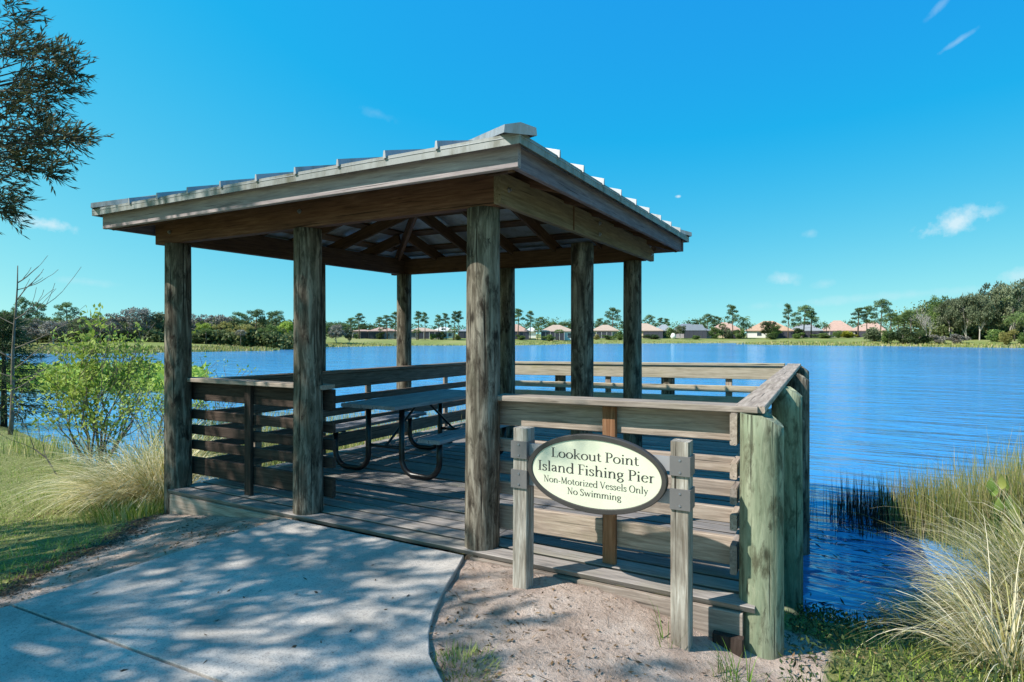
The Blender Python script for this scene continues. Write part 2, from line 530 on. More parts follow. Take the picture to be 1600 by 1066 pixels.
def parent_world(o):
    m = o.matrix_basis.copy() if o.parent is None else parent_world(o.parent) @ o.matrix_basis
    return m


def mesh_np(name, V, F, mat, var=None, smooth=False, loops=4):
    """V (n,3), F (m,loops) arrays -> mesh"""
    me = bpy.data.meshes.new(name)
    V = np.ascontiguousarray(V, dtype=np.float32)
    F = np.ascontiguousarray(F, dtype=np.int32)
    me.vertices.add(len(V))
    me.vertices.foreach_set('co', V.ravel())
    me.loops.add(F.size)
    me.loops.foreach_set('vertex_index', F.ravel())
    me.polygons.add(len(F))
    me.polygons.foreach_set('loop_start', np.arange(0, F.size, loops, dtype=np.int32))
    me.polygons.foreach_set('loop_total', np.full(len(F), loops, dtype=np.int32))
    if smooth:
        me.polygons.foreach_set('use_smooth', np.ones(len(F), dtype=bool))
    me.update(calc_edges=True)
    if var is not None:
        a = me.attributes.new('var', 'FLOAT', 'POINT')
        a.data.foreach_set('value', np.ascontiguousarray(var, dtype=np.float32))
    me.materials.append(mat)
    return me


class MB:
    def __init__(self):
        self.v, self.f = [], []

    def add(self, vs, fs):
        b = len(self.v)
        self.v += [tuple(x) for x in vs]
        self.f += [tuple(i + b for i in f) for f in fs]

    def box(self, c, s, rot=None):
        hx, hy, hz = s[0] / 2, s[1] / 2, s[2] / 2
        vs = [Vector((x, y, z)) for z in (-hz, hz) for y in (-hy, hy) for x in (-hx, hx)]
        if rot is not None:
            vs = [rot @ v for v in vs]
        self.add([v + Vector(c) for v in vs], [(0, 2, 3, 1), (4, 5, 7, 6), (0, 1, 5, 4), (2, 6, 7, 3), (0, 4, 6, 2), (1, 3, 7, 5)])

    def tube(self, pts, radii, n=8, cap=True):
        pts = [Vector(p) for p in pts]
        rings = []
        ref = None
        for i, p in enumerate(pts):
            d = (pts[min(i + 1, len(pts) - 1)] - pts[max(i - 1, 0)])
            if d.length < 1e-9:
                d = Vector((0, 0, 1))
            d.normalize()
            if ref is None:
                ref = d.orthogonal().normalized()
            x = (ref - d * ref.dot(d))
            x = x.normalized() if x.length > 1e-6 else d.orthogonal().normalized()
            ref = x
            y = d.cross(x)
            r = radii[i] if not isinstance(radii, (int, float)) else radii
            rings.append([p + (x * math.cos(2 * math.pi * k / n) + y * math.sin(2 * math.pi * k / n)) * r for k in range(n)])
        vs = [v for r in rings for v in r]
        fs = []
        for i in range(len(rings) - 1):
            for k in range(n):
                a, b = i * n + k, i * n + (k + 1) % n
                fs.append((a, b, b + n, a + n))
        if cap:
            fs.append(tuple(reversed(range(n))))
            fs.append(tuple(range((len(rings) - 1) * n, len(rings) * n)))
        self.add(vs, fs)

    def mesh(self, name, mat, smooth=False):
        me = bpy.data.meshes.new(name)
        me.from_pydata(self.v, [], self.f)
        if smooth:
            me.polygons.foreach_set('use_smooth', [True] * len(me.polygons))
        me.update()
        me.materials.append(mat)
        return me

    def obj(self, name, mat, parent=None, smooth=False):
        return link(bpy.data.objects.new(name, self.mesh(name, mat, smooth)), parent)


BOARDS = {}


def board(name, p0, p1, w, t, mat, parent, nrm=(0, 0, 1), ch=0.005, under=0.0):
    """a sawn board with eased edges from p0 to p1; nrm is the direction of its thickness"""
    p0, p1 = Vector(p0), Vector(p1)
    L = (p1 - p0).length
    key = (round(L, 2), w, t, mat.name, ch, under)
    if key not in BOARDS:
        hw, ht = w / 2, t / 2
        sec = [(-hw + ch, -ht), (hw - ch, -ht), (hw, -ht + ch), (hw, ht - ch), (hw - ch, ht), (-hw + ch, ht), (-hw, ht - ch), (-hw, -ht + ch)]
        if under:       # edges sloping back underneath, shaped so the gaps between planks look dark
            sec = [(-hw + under, -ht), (hw - under, -ht), (hw - under * 0.6, -ht * 0.3), (hw, ht - ch), (hw - ch, ht), (-hw + ch, ht), (-hw, ht - ch), (-hw + under * 0.6, -ht * 0.3)]
        xs = [-0.5, 0.5]
        vs = [(x * L, y, z) for x in xs for (y, z) in sec]
        fs = [(k, (k + 1) % 8, (k + 1) % 8 + 8, k + 8) for k in range(8)]
        fs = [tuple(reversed(f)) for f in fs] + [tuple(range(8)), tuple(reversed(range(8, 16)))]
        fs = [tuple(reversed(f)) for f in fs]
        me = bpy.data.meshes.new(name)
        me.from_pydata(vs, [], fs)
        me.materials.append(mat)
        me.update()
        BOARDS[key] = me
    x = (p1 - p0).normalized()
    z = Vector(nrm)
    z = (z - x * z.dot(x)).normalized()
    y = z.cross(x)
    m = Matrix((x, y, z)).transposed().to_4x4()
    m.translation = (p0 + p1) / 2
    if L > 0:
        m = m @ Matrix.Diagonal((L / key[0] if key[0] > 0 else 1, 1, 1, 1))
    o = bpy.data.objects.new(name, BOARDS[key])
    return link(o, parent, m)


def round_post(name, x, y, z0, z1, r, mat, parent, slant=None, lean=(0, 0), seed=0):
    rg = random.Random(seed)
    n, k = 22, 14
    vs, fs = [], []
    ph = [rg.uniform(0, 6.28) for _ in range(6)]
    for i in range(k + 1):
        f = i / k
        for j in range(n):
            a = 2 * math.pi * j / n
            rr = r * (1.03 - 0.06 * f) * (1 + 0.018 * math.sin(2 * a + ph[0] + 2 * f) + 0.012 * math.sin(3 * a + ph[1] - 3 * f) + 0.008 * math.sin(5 * a + ph[2] + 9 * f))
            px, py = rr * math.cos(a), rr * math.sin(a)
            zt = z1
            if slant and i == k:
                s = (px * slant[0] + py * slant[1])
                zt = z1 - max(0.0, s + slant[3]) * slant[2]
            z = z0 + (zt - z0) * f if i < k else zt
            if slant and 0 < i < k:
                s = (px * slant[0] + py * slant[1])
                z = min(z, z1 - max(0.0, s + slant[3]) * slant[2] - 0.004 * (k - i))
            vs.append((px + lean[0] * (z - z0), py + lean[1] * (z - z0), z - z0))
    for i in range(k):
        for j in range(n):
            a, b = i * n + j, i * n + (j + 1) % n
            fs.append((a, b, b + n, a + n))
    fs.append(tuple(range(k * n, (k + 1) * n)))
    fs.append(tuple(reversed(range(n))))
    me = bpy.data.meshes.new(name)
    me.from_pydata(vs, [], fs)
    sm = [True] * (n * k) + [False, False]
    me.polygons.foreach_set('use_smooth', sm)
    me.materials.append(mat)
    me.update()
    return link(bpy.data.objects.new(name, me), parent, Matrix.Translation((x, y, z0)))


# ------------------------------------------------------------------ lake outline, ground height
WATER_Z = -0.85
# outline of the lake as (metres aside, metres ahead), near bank from left to right, then the far bank back again
NEAR = [(-130, 40), (-60, 30), (-30, 21), (-20, 18), (-13, 15.6), (-9.0, 12.2), (-7.0, 10.2), (-5.6, 9.2), (-4.2, 8.6), (-2, 8.0), (0, 7.0), (1.3, 5.9), (2.2, 5.05),
        (2.8, 4.72), (3.3, 4.72), (3.9, 5.05), (4.5, 5.7), (5.0, 6.3), (5.7, 6.8), (7, 7.5), (10, 8.6), (16, 10), (30, 11), (70, 12), (160, 20)]
FARB = [(160, 70)] + [((px - 800) / 951 * d, d) for px, d in [(1750, 86), (1600, 101), (1500, 106), (1400, 116), (1280, 122), (1190, 131), (1150, 138), (1190, 144), (1300, 149), (1330, 155),
                                                          (1230, 159), (1130, 155), (1030, 148), (940, 145), (875, 139), (868, 131), (800, 124), (640, 121), (560, 112), (480, 106), (462, 104), (420, 84), (300, 79),
                                                          (200, 74), (100, 72), (0, 73), (-120, 78)]] + [(-150, 95)]
POLY = np.array([W(a, d) for a, d in NEAR + FARB])


def lake_sdf(X, Y):
    """signed distance to the lake outline, positive on land"""
    P = np.stack([X.ravel(), Y.ravel()], 1)
    best = np.full(len(P), 1e9)
    inside = np.zeros(len(P), dtype=bool)
    n = len(POLY)
    for i in range(n):
        a, b = POLY[i], POLY[(i + 1) % n]
        ab = b - a
        t = np.clip(((P - a) @ ab) / (ab @ ab), 0, 1)
        d = np.hypot(*(P - a - t[:, None] * ab).T)
        best = np.minimum(best, d)
        cond = (a[1] > P[:, 1]) != (b[1] > P[:, 1])
        xi = a[0] + (P[:, 1] - a[1]) * (b[0] - a[0]) / (b[1] - a[1] + 1e-12)
        inside ^= cond & (P[:, 0] < xi)
    best[inside] *= -1
    return best.reshape(X.shape)


def vnoise(X, Y, s, seed=0):
    r = np.random.default_rng(seed)
    out = np.zeros_like(X)
    for k in range(6):
        a = r.uniform(0, 6.28)
        f = s * r.uniform(0.7, 1.6)
        out += np.sin((X * math.cos(a) + Y * math.sin(a)) * f + r.uniform(0, 6.28))
    return out / 6


# right-hand edge of the concrete path, as ground coordinates
PATH_RIGHT = [(-2.27, 3.47), (-2.20, 3.30), (-2.12, 3.08), (-2.04, 2.88), (-1.95, 2.68), (-1.84, 2.49), (-1.71, 2.32), (-1.53, 2.17), (-1.28, 2.03), (-0.9, 1.88), (-0.3, 1.75), (0.6, 1.66), (2.2, 1.6), (6, 1.6)]
PATH_LEFT_X = -4.06


def path_edge_y(X):
    xs = np.array([p[0] for p in PATH_RIGHT]); ys = np.array([p[1] for p in PATH_RIGHT])
    return np.interp(X, xs, ys)


def on_path(X, Y, grow=0.0):
    return (X > PATH_LEFT_X - grow) & (Y < 3.48 + grow) & ((X < -2.27) | (Y < path_edge_y(X) + grow)) & (Y > -6) & (X < 6)


def sand_mask(X, Y):
    # bare sand right of the path, in front of the deck, and the strip left of the path
    r1 = (X > -2.9) & (X < 0.3)
    f = np.clip((Y - (path_edge_y(X) - 0.3)) / 0.1, 0, 1) * np.clip((4.3 - Y) / 0.3, 0, 1) * np.clip((0.02 - X - 0.35 * np.maximum(0, 2.6 - Y)) / 0.22, 0, 1) * r1
    edge = -4.62 - 0.72 * (Y - 1.9)
    g = np.clip((X - edge) / 0.12, 0, 1) * np.clip((-3.3 - X) / 0.2, 0, 1) * np.clip((4.2 - Y) / 0.2, 0, 1) * np.clip((Y - 0.6) / 0.5, 0, 1)
    return np.maximum(f, g * 0.95)


def ground_z(X, Y):
    d = lake_sdf(X, Y)
    A, D = RU * X + RV * Y, FU * X + FV * Y
    far = np.clip((D - 45) / 15, 0, 1)
    dn = np.maximum(d, 0)
    near_z = WATER_Z + 0.84 * (1 - np.exp(-dn / 1.55))
    near_z = near_z - np.clip(-X - 4.2, 0, 4.0) * 0.115 * (1 - np.exp(-dn / 2))
    near_z = np.maximum(near_z, WATER_Z + 0.10 * np.minimum(dn, 2.0))
    far_z = WATER_Z + 0.22 * np.clip(dn / 1.5, 0, 1) + 1.2 * (1 - np.exp(-np.maximum(dn - 4, 0) / 9))
    z = near_z * (1 - far) + far_z * far
    z = np.where(d < 0, WATER_Z - 1.6 * (1 - np.exp(d / 3.0)), z)
    amp = np.clip(1 - D / 40, 0.1, 1) * np.clip(dn / 0.6, 0.15, 1)
    z = z + amp * (0.022 * vnoise(X, Y, 3.0, 1) + 0.014 * vnoise(X, Y, 9.0, 2) + 0.008 * vnoise(X, Y, 26.0, 3))
    # level bed under and beside the slab
    pp = on_path(X, Y, -0.05)
    z = np.where(pp, np.minimum(z, -0.075), z)
    sh = np.clip(1 - (np.maximum(0, PATH_LEFT_X - X)) / 0.5, 0, 1) * (X < PATH_LEFT_X) * (Y < 3.4)
    z = z * (1 - 0.5 * sh) + (-0.07) * 0.5 * sh
    lw = np.clip((X + 5.95) / 0.3, 0, 1) * np.clip((-4.0 - X) / 0.05, 0, 1) * np.clip((Y - 2.2) / 0.7, 0, 1) * np.clip((3.62 - Y) / 0.12, 0, 1) * (~pp)
    tl = -0.048 - 0.115 * np.maximum(0, -4.1 - X) + 0.012 * vnoise(X, Y, 8.0, 18)
    z = z * (1 - lw) + tl * lw
    # soil stays under the deck boards
    ud = (X > -5.5) & (X < -0.56) & (Y > 3.62) & (Y < 9.2)
    z = np.where(ud, np.minimum(z, -0.38), z)
    fw = np.clip((X + 2.75) / 0.5, 0, 1) * np.clip((0.1 - X) / 0.5, 0, 1) * np.clip((Y - 1.7) / 0.5, 0, 1) * np.clip((3.62 - Y) / 0.12, 0, 1)
    tgt = -0.052 - 0.20 * np.maximum(0, X + 1.5) ** 1.6 + 0.014 * vnoise(X, Y, 9.0, 8) + 0.012 * vnoise(X, Y, 24.0, 9)
    fw = fw * ~pp
    z = z * (1 - fw) + tgt * fw
    return z


def gz(x, y):
    return float(ground_z(np.array([float(x)]), np.array([float(y)]))[0])


def build_ground():
    ang_f = np.linspace(-0.95, 0.95, 420)
    ang_b = np.linspace(0.95, 2 * math.pi - 0.95, 92)[1:-1]
    ang = np.concatenate([ang_f, ang_b])
    rad = np.concatenate([np.geomspace(0.25, 2.0, 40)[:-1], np.geomspace(2.0, 12, 190)[:-1], np.geomspace(12, 300, 130)[:-1], np.geomspace(300, 6000, 26)])
    R, T = np.meshgrid(rad, ang, indexing='ij')
    A, D = R * np.sin(T), R * np.cos(T)
    X, Y = RU * A + FU * D, RV * A + FV * D
    Z = ground_z(X, Y)
    nr, na = R.shape
    V = np.stack([X.ravel(), Y.ravel(), Z.ravel()], 1)
    i, j = np.meshgrid(np.arange(nr - 1), np.arange(na), indexing='ij')
    j2 = (j + 1) % na
    F = np.stack([i * na + j, i * na + j2, (i + 1) * na + j2, (i + 1) * na + j], -1).reshape(-1, 4)
    V = np.vstack([V, [[0, 0, -0.075]]])
    me = mesh_np('ground', V, F, M['ground'], smooth=True)
    s = np.append(sand_mask(X, Y).ravel(), 0)
    a = me.attributes.new('sand', 'FLOAT', 'POINT'); a.data.foreach_set('value', s.astype(np.float32))
    f = np.append(np.clip((D.ravel() - 14) / 14, 0, 1), 0)
    a = me.attributes.new('far', 'FLOAT', 'POINT'); a.data.foreach_set('value', f.astype(np.float32))
    tag(link(bpy.data.objects.new('ground', me)), kind='structure')
    # close the little hole at the viewpoint
    # water sheet
    w = MB()
    w.add([(-900, -900, WATER_Z), (900, -900, WATER_Z), (900, 900, WATER_Z), (-900, 900, WATER_Z)], [(0, 1, 2, 3)])
    tag(w.obj('water', M['water']), kind='structure')


build_ground()


def build_path():
    root = tag(bpy.data.objects.new('path', None), kind='structure')
    COL.objects.link(root)
    top, th = -0.022, 0.12

    def slab(outline):
        n = len(outline)
        c = 0.005
        m = MB()
        cx = sum(p[0] for p in outline) / n
        cy = sum(p[1] for p in outline) / n
        ins = []
        for i in range(n):
            p, q, r = Vector(outline[i - 1]), Vector(outline[i]), Vector(outline[(i + 1) % n])
            e1, e2 = (q - p).normalized(), (r - q).normalized()
            nn = Vector((-(e1.y + e2.y), e1.x + e2.x))
            nn = nn.normalized() if nn.length > 1e-6 else Vector((-e1.y, e1.x))
            ins.append(q + nn * c)
        vs = [(p.x, p.y, top) for p in ins] + [(x, y, top - c * 0.8) for x, y in outline] + [(x, y, top - th) for x, y in outline]
        fs = [tuple(range(n))]
        for i in range(n):
            j = (i + 1) % n
            fs.append((i + n, j + n, j, i))
            fs.append((i + 2 * n, j + 2 * n, j + n, i + n))
        m.add(vs, fs)
        return m.obj('slab', M['concrete'], root)
    jy0, jy1 = 1.63, 1.745           # the control joint, nearly parallel to the deck
    ctr = [p for p in PATH_RIGHT if p[1] > 1.80]
    slab([(PATH_LEFT_X, jy0 + 0.008), (-0.55, jy1 + 0.047)] + list(reversed(ctr)) + [(PATH_LEFT_X + 0.04, 3.47)])
    slab([(PATH_LEFT_X - 0.02, -1.5), (6, -1.5), (6, 1.6), (2.2, 1.6), (0.6, 1.66), (-0.3, 1.74), (-0.55, jy1 + 0.03), (PATH_LEFT_X, jy0 - 0.008)])


build_path()

# ------------------------------------------------------------------ pier deck
FV0 = 3.50      # front edge of the deck
ROW = 3.65      # centre line of the front posts
PX = {'a': -5.71, 'b': -3.94, 'c': -2.236, 'k': -0.41}
BACK = 8.95


def right_edge(y):
    return -0.40 - 0.022 * (y - 3.65)


def build_deck():
    root = thing('pier_deck', (-3.0, 6.2, 0), 'weathered grey timber pier deck with planks running across, reached by the concrete path', 'deck')
    rg = random.Random(3)
    n = 31
    pitch = (BACK + 0.10 - FV0) / n
    for i in range(n):
        y = FV0 + pitch * (i + 0.5)
        w = pitch - 0.028
        x1 = right_edge(y) - 0.03
        x0 = -5.66
        z = -0.019 + rg.uniform(-0.004, 0.004)
        if i < 1:
            board('plank', (x0, y, z), (x1 - 0.0, y, z), round(w, 4), 0.038, M['deck'], root, ch=0.004, under=0.022)
        else:
            # butt-jointed planks, joints staggered
            j = (-3.97 if i % 2 else -2.24) + rg.uniform(-0.004, 0.004)
            board('plank', (x0, y, z), (j - 0.003, y, z), round(w, 4), 0.038, M['deck'], root, ch=0.004, under=0.022)
            board('plank', (j + 0.003, y, z + 0.001), (x1, y, z + 0.001), round(w, 4), 0.038, M['deck'], root, ch=0.004, under=0.022)
    # rim boards and a few joists
    board('rim_board', (-5.63, 3.535, -0.165), (-4.0, 3.535, -0.165), 0.235, 0.04, M['rail'], root, (0, 1, 0))
    board('rim_board', (-2.25, 3.535, -0.165), (-0.49, 3.535, -0.165), 0.235, 0.04, M['rail'], root, (0, 1, 0))
    board('rim_board', (-0.515, 3.57, -0.165), (right_edge(8.9) - 0.11, 8.95, -0.165), 0.235, 0.04, M['rail'], root, (1, 0, 0))
    board('rim_board', (-5.63, 3.60, -0.165), (-5.63, 8.95, -0.165), 0.235, 0.04, M['rail'], root, (1, 0, 0))
    board('rim_board', (-5.6, 9.02, -0.165), (-0.66, 9.02, -0.165), 0.235, 0.04, M['rail'], root, (0, 1, 0))
    for k in range(1, 9):
        x = -5.63 + k * 0.56
        board('joist', (x, 3.58, -0.165), (x, 8.98, -0.165), 0.235, 0.04, M['rafter'], root, (1, 0, 0))
    sb = board('dark_block', (-0.56, 3.49, -0.17), (-0.56, 3.49, -0.345), 0.16, 0.05, M['raildark'], root, (0, 1, 0))  # dark block set against the front rim board near its end
    return root


build_deck()

# ------------------------------------------------------------------ gazebo
Z_BEAM0, Z_BEAM1 = 2.355, 2.575
EU0, EU1, EV0, EV1 = -6.06, -1.70, 3.15, 7.33
SLOPE = 0.29
Z_RAFT = 2.605       # top of the rafters at the eave
CX, CY = (EU0 + EU1) / 2, (EV0 + EV1) / 2


def build_gazebo():
    root = thing('gazebo', (-3.97, 5.37, 0), 'open timber gazebo with round posts and a ribbed metal hip roof over the pier', 'gazebo')
    posts = [(-5.71, ROW, -0.42, 0.118), (-3.94, ROW, -0.10, 0.118), (-2.236, ROW, -0.16, 0.118), (-5.71, 7.12, -1.6, 0.112), (-2.24, 7.12, -1.6, 0.112),
             (-2.24, 5.52, -1.3, 0.112), (-5.71, 5.42, -1.4, 0.112), (-3.97, 7.12, -1.6, 0.112)]
    for i, (x, y, z0, r) in enumerate(posts):
        ln = (0.006, 0.0) if i == 2 else (0, 0)
        round_post('post', x, y, z0, Z_BEAM0 - 0.001, r, M['post'], root, seed=i, lean=ln)
    zc, hb = (Z_BEAM0 + Z_BEAM1) / 2, Z_BEAM1 - Z_BEAM0
    board('beam', (-5.93, 3.605, zc), (-2.085, 3.605, zc), hb, 0.09, M['beam'], root, (0, 1, 0))
    board('beam', (-2.055, 3.555, zc + 0.003), (-2.055, 7.29, zc + 0.003), hb, 0.055, M['beamgreen'], root, (1, 0, 0))
    board('beam', (-5.93, 7.14, zc), (-2.09, 7.14, zc), hb, 0.09, M['rafter'], root, (0, 1, 0))
    board('beam', (-5.72, 3.655, zc - 0.004), (-5.72, 7.09, zc - 0.004), hb, 0.09, M['rafter'], root, (1, 0, 0))
    board('joint_plate', (-2.024, 4.80, zc - 0.1), (-2.024, 4.80, zc + 0.1), 0.02, 0.008, M['rafter'], root, (1, 0, 0))

    def bolt(p, axis):
        m = MB()
        p = Vector(p)
        a = Vector(axis)
        m.tube([p, p + a * 0.006], 0.019, 12)
        m.tube([p + a * 0.006, p + a * 0.018], 0.012, 6)
        m.obj('bolt', M['bolt'], root)
    for (y, z) in ((3.66, 2.47), (5.42, 2.52), (5.42, 2.42), (7.18, 2.43), (7.12, 2.52)):
        bolt((-2.0275, y, z), (1, 0, 0))
    for (x, z) in ((-5.70, 2.46), (-3.94, 2.49)):
        bolt((x, 3.56, z), (0, -1, 0))

    # rafters on each of the four faces; purlins over them
    half_u, half_v = (EU1 - EU0) / 2, (EV1 - EV0) / 2
    rise = SLOPE * half_v
    zt = Z_RAFT

    def zr(d):
        return zt + SLOPE * d
    faces = []   # (origin corner, along-eave dir, inward dir, length, run)
    faces.append((Vector((EU0, EV0, 0)), Vector((1, 0, 0)), Vector((0, 1, 0)), EU1 - EU0, half_v))
    faces.append((Vector((EU1, EV0, 0)), Vector((0, 1, 0)), Vector((-1, 0, 0)), EV1 - EV0, half_u))
    faces.append((Vector((EU1, EV1, 0)), Vector((-1, 0, 0)), Vector((0, -1, 0)), EU1 - EU0, half_v))
    faces.append((Vector((EU0, EV1, 0)), Vector((0, -1, 0)), Vector((1, 0, 0)), EV1 - EV0, half_u))
    for fi, (o, e, q, L, run) in enumerate(faces):
        up = (Vector((0, 0, 1)) - q * SLOPE).normalized()
        s = 0.62
        k = 0
        x = L / 2 - s * int(L / 2 / s)
        while x < L - 0.1:
            r = min(x, L - x, run) - 0.06
            if r > 0.25:
                a = o + e * x + q * 0.045 + Vector((0, 0, zr(0.045) - 0.070))
                b = o + e * x + q * r + Vector((0, 0, zr(r) - 0.070))
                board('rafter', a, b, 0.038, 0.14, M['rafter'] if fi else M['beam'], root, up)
            x += s
        # purlins
        for d in (0.30, 0.75, 1.2, 1.65):
            a = o + e * (d + 0.06) + q * d + Vector((0, 0, zr(d) + 0.014))
            b = o + e * (L - d - 0.06) + q * d + Vector((0, 0, zr(d) + 0.014))
            board('purlin', a, b, 0.14, 0.022, M['rafter'], root, up)
        # metal sheet (thin slab) with standing ribs
        zs = zt + 0.032
        ov = 0.069
        m = MB()
        a = o - q * ov - e * ov + Vector((0, 0, zs - SLOPE * ov))
        b = o + e * (L + ov) - q * ov + Vector((0, 0, zs - SLOPE * ov))
        c = Vector((CX, CY, zs + SLOPE * run))
        t = Vector((0, 0, 0.004))
        m.add([a, b, c, a + t, b + t, c + t], [(2, 1, 0), (3, 4, 5), (0, 1, 4, 3)])
        sheet = m.obj('roof_panel', M['metal'], root)
        pr = 0.412
        nx = int(L / pr)
        x = (L - nx * pr) / 2 + 0.02
        while x < L - 0.12:
            r = min(x, L - x, run) - 0.07
            if r > 0.12:
                m = MB()
                p0 = o + e * x - q * (ov + 0.012) + Vector((0, 0, zs + 0.005 - SLOPE * ov))
                p1 = o + e * x + q * r + Vector((0, 0, zs + 0.005 + SLOPE * r))
                h = Vector((0, 0, 0.05))
                wb, wt = e * 0.012, e * 0.006
                m.add([p0 - wb, p0 + wb, p0 + wt + h, p0 - wt + h, p1 - wb, p1 + wb, p1 + wt + h, p1 - wt + h],
                      [(0, 1, 2, 3), (5, 4, 7, 6), (1, 5, 6, 2), (4, 0, 3, 7), (3, 2, 6, 7)])
                m.obj('rib', M['metal'], sheet)
            x += pr
        # fascia board and metal drip edge
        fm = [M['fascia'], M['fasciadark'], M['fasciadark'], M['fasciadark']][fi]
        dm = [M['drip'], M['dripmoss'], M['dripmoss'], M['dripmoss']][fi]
        zf = 2.53
        ext = 0.018 if fi in (0, 2) else -0.021
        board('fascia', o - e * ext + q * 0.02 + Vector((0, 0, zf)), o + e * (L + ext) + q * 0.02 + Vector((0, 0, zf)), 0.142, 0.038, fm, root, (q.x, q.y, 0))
        m = MB()
        y0, y1 = -0.066, -0.060
        pts = [(y0, 2.575), (y1 - 0.0, 2.575), (y1, 2.634), (0.06, 2.634 + 0.006), (0.06, 2.644), (y0, 2.638)]
        e0, e1 = -0.067, L + 0.067
        vs = [o + e * e0 + q * py + Vector((0, 0, pz)) for py, pz in pts] + [o + e * e1 + q * py + Vector((0, 0, pz)) for py, pz in pts]
        n = len(pts)
        fs = [(k, (k + 1) % n, (k + 1) % n + n, k + n) for k in range(n)] + [tuple(range(n)), tuple(reversed(range(n, 2 * n)))]
        m.add(vs, [tuple(reversed(f)) for f in fs])
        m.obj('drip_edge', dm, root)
    # hip rafters, hip caps, peak block
    peak = Vector((CX, CY, 0))
    for k, (x, y) in enumerate(((EU0, EV0), (EU1, EV0), (EU1, EV1), (EU0, EV1))):
        cnr = Vector((x, y, 0))
        d = (peak - cnr)
        Lh = d.length
        d.normalize()
        a = cnr + d * 0.06 + Vector((0, 0, zt - 0.078))
        b = cnr + d * (Lh - 0.03) + Vector((0, 0, zt - 0.078 + rise * 0.985))
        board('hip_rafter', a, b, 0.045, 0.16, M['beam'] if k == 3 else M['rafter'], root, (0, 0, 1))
        s = Vector((-d.y, d.x, 0))
        sl = rise / Lh
        m = MB()
        prof = [(-0.10, 0.004), (-0.095, 0.05), (0.0, 0.072), (0.095, 0.05), (0.10, 0.004)]
        st = -0.06 if k == 1 else -0.03
        rows = []
        for tt, lift in ((st - 0.04, 0.0), (0.30, 0.0), (Lh - 0.01, 0)):
            rows.append([cnr + d * tt + s * u + Vector((0, 0, zt + 0.036 + sl * tt + w + lift)) for u, w in prof])
        vs = [v for r in rows for v in r]
        fs = []
        for i in range(2):
            for j in range(4):
                fs.append((i * 5 + j + 5, i * 5 + j + 6, i * 5 + j + 1, i * 5 + j))
        fs.append((0, 1, 2, 3, 4))
        m.add(vs, fs)
        cap = m.obj('hip_cap', M['metal'], root)
        md = cap.modifiers.new('thick', 'SOLIDIFY')
        md.thickness = 0.004
    m = MB()
    m.tube([peak + Vector((0, 0, zt + rise - 0.30)), peak + Vector((0, 0, zt + rise - 0.02))], 0.09, 8)
    m.obj('king_block', M['rafter'], root)
    return root


build_gazebo()

# ------------------------------------------------------------------ railings
SLATS = [(0.735, 0.645), (0.585, 0.495), (0.435, 0.345)]
KICK = (0.265, 0.10)
TOPB = (1.012, 0.832)


def railing(name, label, p0, p1, side, balusters, mats, posts=(), z0=0.0, z1=0.0, cap_w=0.145, cap_off=0.0, over=(0.0, 0.0), cap_over=(0, 0)):
    """boards fixed to the inner side of the line p0-p1; side = unit vector to the outside, where the balusters stand"""
    p0, p1 = Vector((*p0, 0)), Vector((*p1, 0))
    d = (p1 - p0).normalized()
    L = (p1 - p0).length
    root = thing('railing', tuple((p0 + p1) / 2), label, 'railing', 'timber railings round the pier deck')
    sv = Vector((*side, 0))
    rg = random.Random(name)
    a, b = p0 - d * over[0], p1 + d * over[1]

    def zz(z, at0):
        return Vector((0, 0, z + (z0 if at0 else z1)))
    zc = (TOPB[0] + TOPB[1]) / 2
    board('top_board', a + zz(zc, 1), b + zz(zc, 0), TOPB[0] - TOPB[1], 0.038, mats[0], root, sv)
    for i, (t, bt) in enumerate(SLATS):
        j = Vector((0, 0, rg.uniform(-0.006, 0.006)))
        board('slat', a + zz((t + bt) / 2, 1) + j, b + zz((t + bt) / 2, 0) - j, t - bt, 0.038, mats[1], root, sv)
    board('kick_board', a + zz(sum(KICK) / 2, 1), b + zz(sum(KICK) / 2, 0), KICK[0] - KICK[1], 0.038, mats[2], root, sv)
    co = sv * cap_off
    board('cap_rail', p0 - d * cap_over[0] + co + zz(1.034, 1), p1 + d * cap_over[1] + co + zz(1.034, 0), cap_w, 0.038, mats[3], root, (0, 0, 1))
    for (s, mt) in balusters:
        q = p0 + d * s + sv * 0.0395
        f = s / L
        dz = z0 * (1 - f) + z1 * f
        board('baluster', q + Vector((0, 0, 0.004 if name != 'low' else -0.3)), q + Vector((0, 0, 1.012 + dz)), 0.088, 0.038, mt, root, sv)
    for args in posts:
        round_post('post', parent=root, **args)
    return root


RB = 3.785     # centre of the front rail boards
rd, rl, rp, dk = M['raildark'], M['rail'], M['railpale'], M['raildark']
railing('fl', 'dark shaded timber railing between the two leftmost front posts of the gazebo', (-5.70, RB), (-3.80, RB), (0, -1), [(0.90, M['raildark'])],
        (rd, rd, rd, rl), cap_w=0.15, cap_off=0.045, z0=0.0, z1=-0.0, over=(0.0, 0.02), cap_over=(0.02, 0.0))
railing('fr', 'sunlit front timber railing behind the oval sign, from gazebo post to corner post', (-2.17, RB), (-0.565, RB), (0, -1), [(0.84, M['redwood'])],
        (M['rail'], M['rail'], M['rail'], M['rail']), cap_w=0.165, cap_off=0.05, z0=0.0, z1=0.018, cap_over=(-0.02, 0.135))
post_k = dict(x=-0.41, y=3.66, z0=-0.75, z1=1.035, r=0.115, mat=M['postgreen'], slant=(1, 0, 0.72, -0.02), seed=20)
mid1 = dict(x=-0.415, y=5.42, z0=-1.6, z1=1.045, r=0.118, mat=M['postgreen'], slant=(1, 0, 0.72, -0.02), seed=21)
mid2 = dict(x=-0.445, y=7.18, z0=-1.9, z1=1.05, r=0.118, mat=M['post'], slant=(1, 0, 0.72, -0.02), seed=22)
